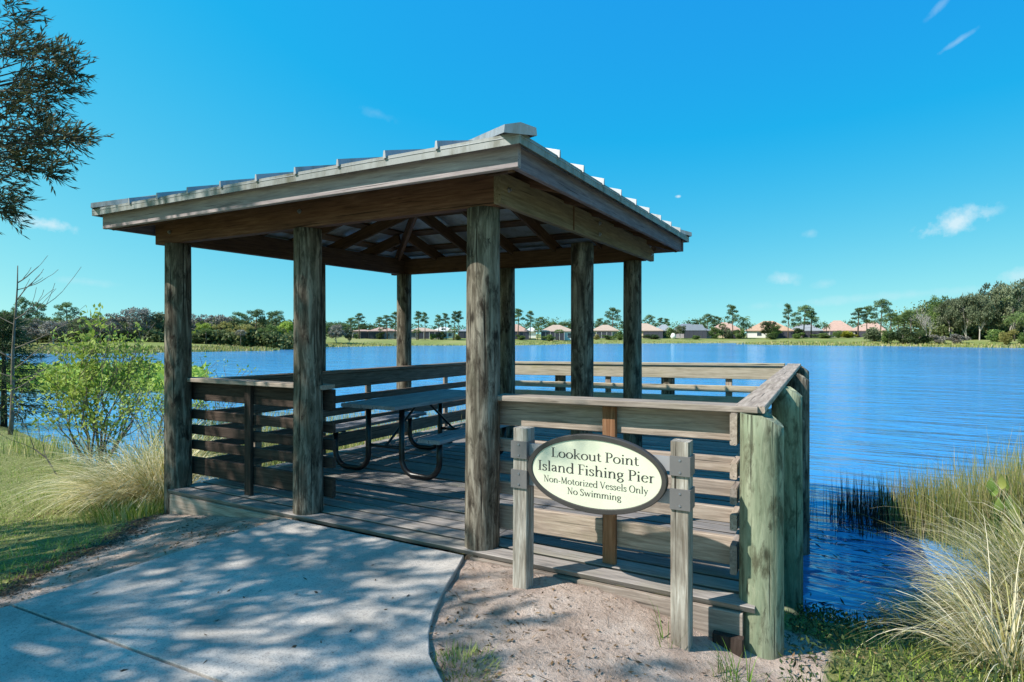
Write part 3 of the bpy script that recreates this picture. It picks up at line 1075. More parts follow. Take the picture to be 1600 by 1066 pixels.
endp = dict(x=-0.53, y=8.98, z0=-2.0, z1=1.05, r=0.115, mat=M['post'], slant=(1, 0, 0.72, -0.02), seed=23)
railing('rr', 'timber railing along the open water, carried by tall green round posts', (-0.553, 3.62), (-0.67, 8.92), (1, 0.022), [],
        (rl, rl, rl, rl), [post_k, mid1, mid2, endp], cap_w=0.165, cap_off=0.078, z0=0.018, z1=0.03, cap_over=(-0.06, 0.05))
bp1 = dict(x=-4.06, y=9.07, z0=-2.0, z1=0.99, r=0.09, mat=M['post'], seed=31)
bp2 = dict(x=-2.31, y=9.07, z0=-2.0, z1=1.0, r=0.10, mat=M['post'], seed=32)
railing('bk', 'pale bleached railing across the far end of the pier deck', (-5.55, 8.935), (-0.69, 8.935), (0, 1), [(0.63, rl), (2.34, rl), (4.12, rl)],
        (rp, rp, rp, rp), [bp1, bp2], cap_w=0.145, cap_off=0.03, z0=-0.04, z1=0.03, cap_over=(0.0, -0.02))
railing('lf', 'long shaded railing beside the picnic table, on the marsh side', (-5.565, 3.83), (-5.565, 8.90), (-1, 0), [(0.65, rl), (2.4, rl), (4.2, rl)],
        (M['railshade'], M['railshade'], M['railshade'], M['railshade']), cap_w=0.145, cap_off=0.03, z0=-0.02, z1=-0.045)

# ------------------------------------------------------------------ picnic table


def build_table():
    cx, y0, y1 = -4.24, 4.70, 6.55
    root = thing('picnic_table', (cx, (y0 + y1) / 2, 0), 'picnic table with grey plank top and benches on black bent tube legs', 'picnic table')
    for i in range(5):
        x = cx - 0.288 + i * 0.144
        board('tabletop_plank', (x, y0, 0.742), (x, y1, 0.742), 0.139, 0.038, M['table'], root)
    for s in (-1, 1):
        for k in range(2):
            x = cx + s * (0.64 + 0.135 * k)
            board('bench_plank', (x, y0 + 0.08, 0.435), (x, y1 - 0.08, 0.435), 0.129, 0.038, M['table'], root)
    for y in (y0 + 0.27, y1 - 0.27):
        for s in (-1, 1):
            pts = [(cx + s * 0.225, y, 0.722)]
            xi, xo, r, zb = 0.225, 0.70, 0.17, 0.034
            pts.append((cx + s * xi, y, zb + r))
            for k in range(1, 8):
                a = math.pi / 2 * k / 8
                pts.append((cx + s * (xi + r - r * math.cos(a)), y, zb + r - r * math.sin(a)))
            for k in range(0, 9):
                a = math.pi / 2 * k / 8
                pts.append((cx + s * (xo - r + r * math.sin(a)), y, zb + r - r * math.cos(a)))
            pts.append((cx + s * xo, y, 0.415))
            m = MB()
            m.tube(pts, 0.03, 12)
            m.obj('leg', M['black'], root, True)
            board('bench_bracket', (cx + s * 0.57, y, 0.41), (cx + s * 0.84, y, 0.41), 0.05, 0.012, M['black'], root, ch=0.002)
        board('top_bracket', (cx - 0.33, y, 0.7215), (cx + 0.33, y, 0.7215), 0.06, 0.04, M['black'], root, ch=0.003)
        m = MB()
        m.tube([(cx - 0.2, y, 0.30), (cx + 0.2, y, 0.30)], 0.018, 8)
        m.obj('crossbar', M['black'], root, True)
        m = MB()
        ym = (y0 + y1) / 2
        e = ym + (0.05 if y > ym else -0.05)
        m.tube([(cx, y, 0.305), (cx, y + (e - y) * 0.12, 0.34), (cx, e - (e - y) * 0.08, 0.69), (cx, e, 0.718)], 0.014, 8)
        m.obj('brace', M['black'], root, True)
    return root


build_table()

# ------------------------------------------------------------------ the oval sign and its lettering
THICK, THIN = 0.125, 0.05


def arc(cx, cy, rx, ry, a0, a1, n=14):
    return [(cx + rx * math.cos(math.radians(a0 + (a1 - a0) * i / n)), cy + ry * math.sin(math.radians(a0 + (a1 - a0) * i / n))) for i in range(n + 1)]


def serif(x, y, h=0.11):
    return ('s', [(x - h, y), (x + h, y)])


def flag(x, y):
    return ('s', [(x - 0.12, y - 0.03), (x, y)])


def V_(x, y0, y1):
    return ('p', [(x, y0), (x, y1)])


def arch(x0, x1):
    return ('p', [(x0, 0.44)] + arc((x0 + x1) / 2 + 0.02, 0.42, (x1 - x0) / 2 - 0.02, 0.205, 160, 0, 9) + [(x1, 0.0)])


SMALL_S = [(.37, .47), (.35, .57), (.25, .625), (.14, .60), (.085, .50), (.13, .41), (.24, .335), (.35, .26), (.385, .16), (.33, .05), (.22, 0.0), (.1, .03), (.06, .15)]
GLYPH = {
    'L': (0.62, [V_(.16, 0, 1), serif(.16, .98, .14), ('s', [(.02, .02), (.56, .02)]), ('s', [(.55, .02), (.59, .24)])]),
    'o': (0.66, [('p', arc(.33, .315, .25, .30, 90, 450, 26))]),
    'k': (0.64, [V_(.14, 0, 1.04), flag(.14, 1.04), serif(.14, .02), ('s', [(.17, .3), (.47, .60)]), ('p', [(.27, .39), (.55, .02)]), serif(.46, .60, .1), serif(.56, .02, .09)]),
    'u': (0.68, [('p', [(.13, .62), (.13, .2)] + arc(.3, .19, .17, .19, 180, 330, 9)), V_(.52, .62, 0), flag(.13, .62), flag(.52, .62), ('s', [(.52, .02), (.64, .03)])]),
    't': (0.42, [('p', [(.17, .82), (.17, .14), (.22, .03), (.31, .01), (.39, .07)]), ('s', [(.03, .60), (.38, .60)])]),
    'P': (0.62, [V_(.16, 0, 1), serif(.16, .02, .14), serif(.1, .98, .1), ('p', [(.16, .98)] + arc(.3, .735, .25, .245, 90, -90, 14) + [(.17, .49)])]),
    'i': (0.32, [V_(.16, .62, 0), serif(.16, .02), flag(.16, .62), ('d', (.16, .87))]),
    'n': (0.70, [V_(.15, .62, 0), flag(.15, .62), serif(.15, .02), arch(.15, .53), serif(.54, .02)]),
    'I': (0.36, [V_(.18, 0, 1), serif(.18, .02, .14), serif(.18, .98, .14)]),
    's': (0.46, [('p', SMALL_S)]),
    'l': (0.32, [V_(.16, 1.04, 0), flag(.16, 1.04), serif(.16, .02)]),
    'a': (0.54, [('p', [(.09, .49), (.13, .58), (.24, .62), (.35, .57), (.39, .44), (.39, .09), (.43, .02), (.5, .04)]), ('p', [(.38, .38), (.22, .32), (.1, .23), (.09, .12), (.16, .03), (.27, .04), (.38, .14)])]),
    'd': (0.68, [('p', arc(.31, .31, .23, .30, 40, 320, 22)), V_(.54, 1.04, 0), flag(.54, 1.04), ('s', [(.54, .02), (.65, .03)])]),
    'F': (0.56, [V_(.16, 0, 1), serif(.16, .02, .14), ('s', [(.02, .98), (.52, .98)]), ('s', [(.5, .98), (.53, .78)]), ('s', [(.16, .52), (.42, .52)]), ('s', [(.42, .62), (.42, .42)])]),
    'h': (0.70, [V_(.15, 1.04, 0), flag(.15, 1.04), serif(.15, .02), arch(.15, .53), serif(.54, .02)]),
    'g': (0.56, [('p', arc(.25, .43, .17, .19, 90, 450, 20)), ('s', [(.38, .57), (.54, .61)]), ('p', [(.16, .27), (.11, .19), (.16, .12), (.30, .09), (.42, .05), (.49, -.06), (.45, -.19), (.31, -.28), (.15, -.26), (.06, -.16), (.1, -.05), (.2, .06)])]),
    'e': (0.58, [('s', [(.1, .37), (.5, .37)]), ('p', arc(.31, .31, .22, .30, 15, 322, 22))]),
    'r': (0.46, [V_(.15, .62, 0), flag(.15, .62), serif(.15, .02), ('p', [(.15, .44), (.23, .57), (.32, .61), (.41, .58)])]),
    'N': (0.82, [('t', [(.17, 0), (.17, 1)]), ('p', [(.15, 1), (.66, 0)]), ('t', [(.66, 0), (.66, 1)]), serif(.17, .02), serif(.1, .98, .1), serif(.66, .98)]),
    '-': (0.36, [('b', [(.05, .29), (.31, .29)])]),
    'M': (0.98, [('t', [(.16, 0), (.19, 1)]), ('p', [(.19, 1), (.47, .06)]), ('t', [(.47, .06), (.78, 1)]), ('p', [(.78, 1), (.82, 0)]), serif(.16, .02), serif(.82, .02, .13), serif(.14, .98, .08), serif(.84, .98, .08)]),
    'z': (0.52, [('s', [(.07, .60), (.45, .60)]), ('b', [(.43, .60), (.09, .02)]), ('s', [(.07, .02), (.46, .02)]), ('s', [(.08, .6), (.07, .46)]), ('s', [(.45, .02), (.47, .17)])]),
    'V': (0.74, [('p', [(.09, 1), (.38, .02)]), ('t', [(.38, .02), (.65, 1)]), serif(.09, .98), serif(.65, .98, .1)]),
    'O': (0.86, [('p', arc(.42, .49, .34, .49, 90, 450, 32))]),
    'y': (0.60, [('p', [(.1, .62), (.32, .04)]), ('t', [(.52, .62), (.28, -.08), (.2, -.26), (.1, -.28)]), serif(.1, .6, .1), serif(.52, .6, .08)]),
    'S': (0.56, [('p', [(.45, .78), (.42, .93), (.29, 1.0), (.15, .96), (.09, .82), (.13, .67), (.26, .56), (.40, .44), (.47, .28), (.41, .09), (.27, 0), (.12, .04), (.06, .22)])]),
    'w': (0.92, [('p', [(.09, .62), (.28, .02)]), ('t', [(.28, .02), (.46, .60)]), ('p', [(.45, .60), (.64, .02)]), ('t', [(.64, .02), (.82, .62)]), serif(.09, .60, .1), serif(.82, .60, .09)]),
    'm': (1.04, [V_(.15, .62, 0), flag(.15, .62), serif(.15, .02), arch(.15, .51), arch(.51, .88), serif(.52, .02, .09), serif(.89, .02)]),
    ' ': (0.30, []),
}


def text_mesh(mb, text, width, cap, cx, base, z):
    """prints a line of serif lettering into mb (x right, y up in the plane of the sign)"""
    adv = sum(GLYPH[c][0] for c in text)
    sx = width / adv
    x = cx - width / 2
    lay = 0

    def strip(pts, wf):
        nonlocal lay
        lay += 1
        zz = z + 0.00004 * (lay % 9)
        P = [Vector((p[0], p[1])) for p in pts]
        vs = []
        for i, p in enumerate(P):
            t = (P[min(i + 1, len(P) - 1)] - P[max(i - 1, 0)])
            if t.length < 1e-9:
                t = Vector((1, 0))
            t.normalize()
            w = wf(t) / 2
            nx, ny = -t.y, t.x
            for sgn in (1, -1):
                vs.append((x + (p.x + nx * w * sgn) * sx, base + (p.y + ny * w * sgn) * cap, zz))
        fs = [(2 * i, 2 * i + 1, 2 * i + 3, 2 * i + 2) for i in range(len(P) - 1)]
        mb.add(vs, fs)
    for c in text:
        a, parts = GLYPH[c]
        for kind, pts in parts:
            if kind == 'p':
                strip(pts, lambda t: THIN + (THICK - THIN) * abs(t.y) ** 1.3)
            elif kind == 's':
                strip(pts, lambda t: 0.045)
            elif kind == 't':
                strip(pts, lambda t: 0.055)
            elif kind == 'b':
                strip(pts, lambda t: 0.09)
            else:
                lay += 1
                n = 12
                vs = [(x + (pts[0] + 0.075 * math.cos(6.2832 * k / n)) * sx, base + (pts[1] + 0.075 * math.sin(6.2832 * k / n)) * cap, z + 0.00004) for k in range(n)]
                mb.add(vs, [tuple(range(n))])
        x += a * sx


def build_sign():
    root = thing('pier_sign', (-1.245, 3.29, -0.15), 'oval cream sign naming the fishing pier, hung between two weathered square posts', 'sign')
    y0, y1 = 3.24, 3.34
    yc = (y0 + y1) / 2
    xl, xr = -1.725, -0.765
    for x, zb in ((xl, -0.45), (xr, -0.55)):
        p = board('post', (x, yc, zb), (x + (0.008 if x == xl else 0), yc + 0.004, 0.91), 0.098, 0.098, M['signpost'], root, (0, 1, 0), ch=0.006)
        for zc, h in ((0.783, 0.102), (0.607, 0.108)):
            m = MB()
            m.box((x + 0.004, yc - 0.003, zc), (0.107, 0.113, h))
            st = m.obj('strap', M['strap'], root)
            for dz in (-0.032, 0.032):
                m = MB()
                q = Vector((x + 0.004, yc - 0.0595, zc + dz))
                m.tube([q, q + Vector((0, -0.004, 0))], 0.006, 8)
                m.obj('screw', M['bolt'], st)
    for zc in (0.783, 0.607):
        m = MB()
        m.box(((xl + xr) / 2, yc - 0.012, zc), (xr - xl - 0.11, 0.022, 0.075))
        m.obj('crossbar', M['bar'], root)
    cx, cz, rx, rz = -1.243, 0.690, 0.415, 0.222
    yf, yb = 3.225, 3.262
    n = 96
    m = MB()
    prof = [(0.0, yb), (0.0, yf + 0.004), (0.004, yf), (0.026, yf), (0.030, yf + 0.006), (0.030, yb)]
    vs = []
    for k in range(n):
        a = 2 * math.pi * k / n
        for off, y in prof:
            vs.append((cx + (rx - off) * math.cos(a), y, cz + (rz - off) * math.sin(a)))
    q = len(prof)
    fs = []
    for k in range(n):
        for j in range(q):
            k2, j2 = (k + 1) % n, (j + 1) % q
            fs.append((k * q + j, k2 * q + j, k2 * q + j2, k * q + j2))
    m.add(vs, [tuple(reversed(f)) for f in fs])
    m.obj('frame', M['bronze'], root, False)
    m = MB()
    ring_f = [(cx + (rx - 0.028) * math.cos(2 * math.pi * k / n), yf + 0.008, cz + (rz - 0.028) * math.sin(2 * math.pi * k / n)) for k in range(n)]
    ring_b = [(x, yb - 0.002, z) for x, y, z in ring_f]
    m.add(ring_f + ring_b, [tuple(range(n)), tuple(reversed(range(n, 2 * n)))] + [(k + n, (k + 1) % n + n, (k + 1) % n, k) for k in range(n)])
    face = m.obj('face_panel', M['cream'], root)
    t = MB()
    for text, wd, cap, base in (('Lookout Point', 0.525, 0.055, 0.073), ('Island Fishing Pier', 0.70, 0.058, -0.012), ('Non-Motorized Vessels Only', 0.625, 0.038, -0.076), ('No Swimming', 0.325, 0.038, -0.131)):
        text_mesh(t, text, wd, cap, 0, base, 0)
    t.v = [(cx + x, yf + 0.0072 - z, cz + y) for x, y, z in t.v]
    t.f = [tuple(reversed(f)) for f in t.f]
    lo = t.obj('lettering', M['letter'], face)
    return root


build_sign()

# ------------------------------------------------------------------ vegetation: tools


def unit(v):
    return v / np.maximum(np.linalg.norm(v, axis=-1, keepdims=True), 1e-9)


def leaves(P, length, width, rng, dirs=None, spread=1.0, flat=0.0, jitter=0.35):
    """rhombic leaves at points P; dirs = preferred direction per leaf"""
    n = len(P)
    d = rng.normal(size=(n, 3))
    if dirs is not None:
        d = unit(d) * spread + dirs
    d = unit(d)
    s = unit(np.cross(d, unit(rng.normal(size=(n, 3)) + np.array([0, 0, flat]))))
    L = length * (1 + jitter * rng.uniform(-1, 1, (n, 1)))
    w = width * (1 + jitter * rng.uniform(-1, 1, (n, 1)))
    nrm = np.cross(d, s)
    mid = P + d * L * 0.45 + nrm * w * 0.15
    V = np.stack([P, mid + s * w * 0.5, P + d * L, mid - s * w * 0.5], 1).reshape(-1, 3)
    F = np.arange(4 * n).reshape(n, 4)
    return V, F


def cat_geo(parts):
    V, F, A, b = [], [], [], 0
    for v, f, a in parts:
        V.append(v); F.append(f + b); A.append(a); b += len(v)
    return np.vstack(V), np.vstack(F), np.concatenate(A)


def blades(base, dirs, length, width, rng, seg=4, droop=1.0, wind=None):
    """ribbons from base points: start along dirs, bending over by droop; returns quads"""
    n = len(base)
    L = length if isinstance(length, np.ndarray) else np.full(n, length)
    dr = droop if isinstance(droop, np.ndarray) else np.full(n, droop)
    h = dirs.copy(); h[:, 2] = 0
    h = unit(h + rng.normal(0, 0.02, (n, 3)) * [1, 1, 0])
    side = unit(np.cross(h, np.array([0, 0, 1.0])) + rng.normal(0, 0.25, (n, 3)))
    pts = [base]
    d = unit(dirs)
    for k in range(seg):
        pts.append(pts[-1] + d * (L / seg)[:, None])
        d = unit(d + (h * 0.35 - np.array([0, 0, 1.0])) * (dr / seg)[:, None] * (0.5 + 1.2 * k / seg))
    V = []
    for k, p in enumerate(pts):
        f = 1 - (k / seg) ** 1.5 * 0.93
        ww = (width if isinstance(width, np.ndarray) else np.full(n, width))[:, None] * f * 0.5
        V += [p + side * ww, p - side * ww]
    V = np.stack(V, 1)
    q = 2 * (seg + 1)
    F = np.stack([np.array([2 * k, 2 * k + 1, 2 * k + 3, 2 * k + 2]) for k in range(seg)])
    F = (np.arange(n)[:, None, None] * q + F[None]).reshape(-1, 4)
    return V.reshape(-1, 3), F, q


def per(rng, n, k, lo=0.0, hi=1.0):
    return np.repeat(rng.uniform(lo, hi, n), k)


def ball(n, rng, shell=0.0):
    p = unit(rng.normal(size=(n, 3)))
    r = rng.uniform(shell ** 3, 1, (n, 1)) ** (1 / 3)
    return p * r


def grow(p, d, L, r, level, rg, out, spread=0.6, kids=(3, 4), up=0.15, shrink=0.66, bend=0.16, minr=0.004, tips=None, steps=3):
    pts, rad = [Vector(p)], [r]
    d = Vector(d).normalized()
    for k in range(steps):
        d = (d + Vector((rg.gauss(0, bend), rg.gauss(0, bend), rg.gauss(0, bend) + up * 0.3))).normalized()
        pts.append(pts[-1] + d * L / steps)
        rad.append(max(minr, r * (1 - 0.45 * (k + 1) / steps)))
    out.append((pts, rad))
    if level == 0:
        if tips is not None:
            tips.append((pts[-1], d))
        return
    n = rg.randint(*kids)
    for k in range(n):
        i = rg.choice(range(1, len(pts))) if k else len(pts) - 1
        nd = (d + Vector((rg.gauss(0, spread), rg.gauss(0, spread), rg.gauss(0, spread * 0.7) + up))).normalized()
        grow(pts[i], nd, L * shrink * rg.uniform(0.75, 1.15), max(minr, rad[i] * 0.62), level - 1, rg, out, spread, kids, up, shrink, bend, minr, tips, steps)


def branches_mesh(out, name, mat, n=5, minlev=0):
    m = MB()
    for pts, rad in out:
        m.tube(pts, rad, n if rad[0] > 0.02 else 4, cap=False)
    return m.mesh(name, mat, True)


# prototypes are ten metres tall; far trees are scaled copies of them
PROTO = {}


def proto(key, crown_mesh, trunk_mesh):
    PROTO[key] = (crown_mesh, trunk_mesh)


def clump_crown(clumps, per_clump, size, rng, flat=0.6, asp=0.6):
    parts = []
    for (c, r) in clumps:
        c, r = np.array(c), np.array(r)
        n = int(per_clump * max(0.3, (r[0] * r[1] * r[2]) ** (1 / 3)))
        P = c + ball(n, rng, 0.35) * r
        V, F = leaves(P, size, size * asp, rng, flat=flat)
        base = rng.uniform(0.15, 0.75)
        a = np.repeat(np.clip(rng.normal(base, 0.22, n), 0, 1), 4)
        parts.append((V, F, a))
    return cat_geo(parts)


def make_protos():
    # slash pines: bare trunk, tufted flat clumps near the top
    for v in range(4):
        rng = np.random.default_rng(100 + v)
        rg = random.Random(100 + v)
        m = MB()
        bx, by = rg.uniform(-.3, .3), rg.uniform(-.3, .3)
        tr = [(0, 0, -0.6), (bx * .4, by * .4, 3), (bx, by, 6.5), (bx * 1.3, by, 9.4)]
        m.tube(tr, [0.16, 0.135, 0.1, 0.04], 7)
        cl = []
        nb = [10, 13, 8, 16][v]
        lo = [5.0, 4.2, 6.2, 3.6][v]
        wid = [1.9, 2.6, 1.5, 3.3][v]
        for k in range(nb):
            z = lo + (9.6 - lo) * (k / (nb - 1)) ** 0.85
            f = (z - lo) / (9.9 - lo)
            R = wid * (1 - 0.72 * f) * rg.uniform(0.55, 1.0)
            a = k * 2.4 + rg.uniform(-.5, .5)
            c = (bx + R * math.cos(a), by + R * math.sin(a), z + rg.uniform(0, .3))
            m.tube([(bx, by, z - 0.5), c], [0.045, 0.015], 4)
            s = rg.uniform(0.6, 1.0) * (0.55 + 0.12 * wid)
            cl.append((c, (s * 1.1, s * 1.1, s * 0.62)))
        cl.append(((bx * 1.3, by, 9.55), (0.6, 0.6, 0.45)))
        V, F, A = clump_crown(cl, 260, 0.36, rng, 0.3, 0.38)
        proto('pine%d' % v, mesh_np('crown', V, F, M['leaf_pine'], A), m.mesh('trunk', M['barkpine'], True))
    # broad-leaved trees
    for v in range(4):
        rng = np.random.default_rng(200 + v)
        rg = random.Random(200 + v)
        out, tips = [], []
        grow((0, 0, -0.6), (0, 0, 1), 3.6, 0.24, 3, rg, out, 0.62, (3, 4), 0.25, 0.72, 0.12, 0.015, tips)
        cl = []
        for k in range(30):
            p = ball(1, rng, 0.45)[0] * np.array([3.9, 3.9, 3.6]) + np.array([0, 0, 6.1])
            if p[2] < 3.2 and rg.random() < 0.5:
                p[2] += 2
            s = rg.uniform(0.75, 1.35)
            cl.append((p, (s, s, s * 0.75)))
        for t, d in tips:
            if rg.random() < 0.5:
                cl.append((tuple(t), (0.7, 0.7, 0.55)))
        V, F, A = clump_crown(cl, 125, 0.42, rng, 0.5, 0.6)
        k = max(9.6, V[:, 2].max()) / 10
        proto('oak%d' % v, mesh_np('crown', V / [1, 1, k], F, M['leaf_oak'], A), branches_mesh(out, 'trunk', M['barkpale']))
    # bare winter trees
    for v in range(2):
        rg = random.Random(300 + v)
        out, tips = [], []
        grow((0, 0, -0.5), (0.03, 0, 1), 3.4, 0.2, 4, rg, out, 0.5, (3, 4), 0.3, 0.72, 0.12, 0.028, tips)
        rng = np.random.default_rng(300 + v)
        P = np.array([list(t) for t, d in tips])
        P = np.repeat(P, 3, 0) + rng.normal(0, 0.35, (len(P) * 3, 3))
        V, F = leaves(P, 0.55, 0.05, rng)
        k = max(b.z for pts, r in out for b in pts) / 10
        V[:, 2] /= k
        m = branches_mesh(out, 'trunk', M['barkpale'])
        for vv in m.vertices:
            vv.co.z /= k
        proto('bare%d' % v, mesh_np('crown', V, F, M['leaf_grey'], np.repeat(rng.uniform(0, 1, len(P)), 4)), m)
    # fan palms and feather palms
    for v in range(4):
        rng = np.random.default_rng(400 + v)
        rg = random.Random(400 + v)
        m = MB()
        bx = rg.uniform(-.4, .4)
        H = 7.6
        m.tube([(0, 0, -0.5), (bx * .5, 0, 4), (bx, 0.1, H)], [0.2, 0.17, 0.17], 7)
        parts = []
        feather = v >= 2
        nf = 16 if feather else 40
        for k in range(nf):
            a = k * 2.39996
            el = (1.2 - 1.9 * (k / nf)) if not feather else (1.1 - 1.5 * (k / nf))
            d = np.array([math.cos(a) * math.cos(el), math.sin(a) * math.cos(el), math.sin(el)])
            p = np.array([bx, 0.1, H])
            if feather:
                Lf, sg = 3.0, 9
                for i in range(sg):
                    p2 = p + d * Lf / sg
                    d = unit(d + np.array([0, 0, -0.19]))
                    s = unit(np.cross(d, [0, 0, 1]))
                    Pn = np.repeat(p2[None], 6, 0) + rng.normal(0, 0.06, (6, 3))
                    dr = np.concatenate([np.tile(s, (3, 1)), np.tile(-s, (3, 1))]) + d * 0.7 - np.array([0, 0, .5])
                    V, F = leaves(Pn, 0.85 * math.sin(math.pi * (0.12 + 0.8 * i / sg)) + 0.2, 0.10, rng, dr, 0.25)
                    parts.append((V, F, per(rng, 6, 4)))
                    p = p2
            else:
                st = rg.uniform(0.9, 1.4)
                hub = p + d * st
                n = 13
                s = unit(np.cross(d, [0.1, 0.2, 1]))
                an = np.linspace(-1.25, 1.25, n)[:, None]
                dr = d * np.cos(an) + s * np.sin(an) - np.array([0, 0, .22])
                V, F = leaves(np.repeat(hub[None], n, 0), 1.15, 0.16, rng, dr, 0.1)
                parts.append((V, F, np.full(4 * n, rg.uniform(0.1, 1.0) * (0.45 + 0.55 * (1 - k / nf)))))
        V, F, A = cat_geo(parts)
        proto(('queen%d' % (v - 2)) if feather else ('sabal%d' % v), mesh_np('crown', V, F, M['leaf_palm'], A), m.mesh('trunk', M['bark'], True))
    # shrubs, two metres tall before scaling
    for v in range(3):
        rng = np.random.default_rng(500 + v)
        rg = random.Random(500 + v)
        cl = []
        for k in range(16):
            p = ball(1, rng, 0.3)[0] * np.array([4.2, 4.2, 3.9]) + np.array([0, 0, 4.6])
            s = rg.uniform(1.2, 2.1)
            cl.append((p, (s, s, s * 0.95)))
        V, F, A = clump_crown(cl, 90, 0.85, rng, 0.3, 0.55)
        m = MB()
        for k in range(4):
            m.tube([(0, 0, -0.5), (rg.uniform(-2, 2), rg.uniform(-2, 2), 5)], [0.22, 0.1], 5)
        proto('shrub%d' % v, mesh_np('crown', V, F, M['leaf_green'], A), m.mesh('trunk', M['bark'], True))


make_protos()


def set_mat(o, mat):
    o.material_slots[0].link = 'OBJECT'
    o.material_slots[0].material = mat


NAMES = {'pine': ('pine_tree', 'pine tree'), 'oak': ('broadleaf_tree', 'tree'), 'bare': ('bare_tree', 'tree'), 'sabal': ('fan_palm', 'palm'), 'queen': ('feather_palm', 'palm'), 'shrub': ('shrub', 'shrub')}


def plant(key, px, top, base, wid, D, label, group, mat=None, bark=None, name=None):
    """stands a tree so that from the viewpoint it spans the given rows; a real tree at distance D"""
    p = AT(px, D)
    g = gz(p.x, p.y)
    ztop = EYE + (522 - top) / 951 * D
    h = max(0.4, ztop - g)
    kind = key.rstrip('0123456789')
    nat = {'pine': [4.2, 5.6, 3.4, 7.2], 'oak': [9.6] * 4, 'bare': [8.0] * 2, 'sabal': [5.4] * 4, 'queen': [5.6] * 2, 'shrub': [10.5] * 3}[kind][int(key[len(kind):])]
    ht = {'pine': 10, 'oak': 10, 'bare': 10, 'sabal': 9.6, 'queen': 9.6, 'shrub': 9.6}[kind]
    w = wid / 951 * D * (1.22 if kind == 'pine' else 1.08)
    nm, cat = NAMES[kind]
    root = thing(name or nm, (p.x, p.y, g), label, cat, group)
    root.scale = (w / nat, w / nat, h / ht)
    root.rotation_euler = (0, 0, (px * 0.37 + D * 1.7) % 6.28)
    crown, trunk = PROTO[key]
    c = bpy.data.objects.new('crown', crown); COL.objects.link(c); c.parent = root
    t = bpy.data.objects.new('trunk', trunk); COL.objects.link(t); t.parent = root
    if mat:
        set_mat(c, mat)
    if bark:
        set_mat(t, bark)
    return root


# ------------------------------------------------------------------ houses on the far bank


def house(px0, px1, ridge, roofm, wallm, D, label, screen=None, peak=0.5, windows=(), white_trim=False, eave=518.5):
    white_trim = int(px0) in (640, 843, 923, 1284)
    pc = (px0 + px1) / 2
    p = AT(pc, D)
    w = (px1 - px0) / 951 * D
    dep = max(6.0, w * 0.75)
    g = gz(p.x, p.y) - 0.1
    back = AT(pc, D + dep / 2)
    root = thing('house', (back.x, back.y, g), label, 'house', 'houses along the far lake bank')
    yaw = YAW - math.atan((pc - 800) / 951) + 0.06 * math.sin(px0)
    root.rotation_euler = (0, 0, yaw)
    he = EYE + (522 - eave) / 951 * D - g
    hr = EYE + (522 - ridge) / 951 * D - g
    ov = 0.45

    def part(m, name, mat, parent=root):
        o = bpy.data.objects.new(name, m.mesh(name, mat))
        COL.objects.link(o)
        o.parent = parent
        return o
    m = MB()
    m.box((0, 0, he / 2 - 0.3), (w - 2 * ov, dep, he + 0.6))
    part(m, 'wall', wallm)
    # hip roof with fascia
    m = MB()
    W2, D2 = w / 2, dep / 2 + ov
    rl = w * 0.10
    xp = (peak - 0.5) * w
    ye = he - 0.02
    vs = [(-W2, -D2, ye), (W2, -D2, ye), (W2, D2, ye), (-W2, D2, ye), (xp - rl, 0, hr), (xp + rl, 0, hr)]
    vs += [(x, y, z + 0.18) if z == ye else (x, y, z) for x, y, z in vs[:4]]
    m.add(vs, [(0, 1, 7, 6), (1, 2, 8, 7), (2, 3, 9, 8), (3, 0, 6, 9), (6, 7, 5, 4), (7, 8, 5), (8, 9, 4, 5), (9, 6, 4), (3, 2, 1, 0)])
    part(m, 'roof', roofm)
    # dark screened porch across part of the lake side
    if screen:
        a, b, ph = screen
        x0, x1 = -W2 + a * w, -W2 + b * w
        m = MB()
        zt = he * ph
        pd = 1.6
        m.box(((x0 + x1) / 2, -dep / 2 - pd / 2, zt / 2 - 0.2), (x1 - x0, pd, zt + 0.4))
        sc_ = part(m, 'screen_porch', M['screen'])
        n = max(2, int((x1 - x0) / 1.1))
        for k in range(n + 1):
            m = MB()
            m.box((x0 + (x1 - x0) * k / n, -dep / 2 - pd - 0.03, zt / 2), (0.07, 0.06, zt))
            part(m, 'frame_post', M['screenframe'] if not white_trim else M['stucco_white'], sc_)
        m = MB()
        m.box(((x0 + x1) / 2, -dep / 2 - pd - 0.03, zt + 0.05), (x1 - x0 + 0.1, 0.08, 0.10))
        part(m, 'frame_rail', M['screenframe'], sc_)
        if ph > 1.02:       # a pitched screen cage
            m = MB()
            m.add([(x0, -dep / 2 - pd, zt + .1), (x1, -dep / 2 - pd, zt + .1), (x1, -dep / 2 + 1.2, zt + .1), (x0, -dep / 2 + 1.2, zt + .1),
                   (x0 + 1.0, -dep / 2 - 0.3, hr * 0.93), (x1 - 1.0, -dep / 2 - 0.3, hr * 0.93)], [(0, 1, 5, 4), (1, 2, 5), (2, 3, 4, 5), (3, 0, 4)])
            part(m, 'screen_roof', M['roof_dark'], sc_)
    for (f, ww) in windows:
        x = -W2 + f * w
        m = MB()
        m.box((x, -dep / 2 - 0.02, he * 0.55), (ww + 0.16, 0.07, he * 0.52))
        fr = part(m, 'window', M['stucco_white'] if not white_trim else M['screenframe'])
        m = MB()
        m.box((x, -dep / 2 - 0.045, he * 0.55), (ww, 0.05, he * 0.44))
        part(m, 'pane', M['glass'], fr)
    return root


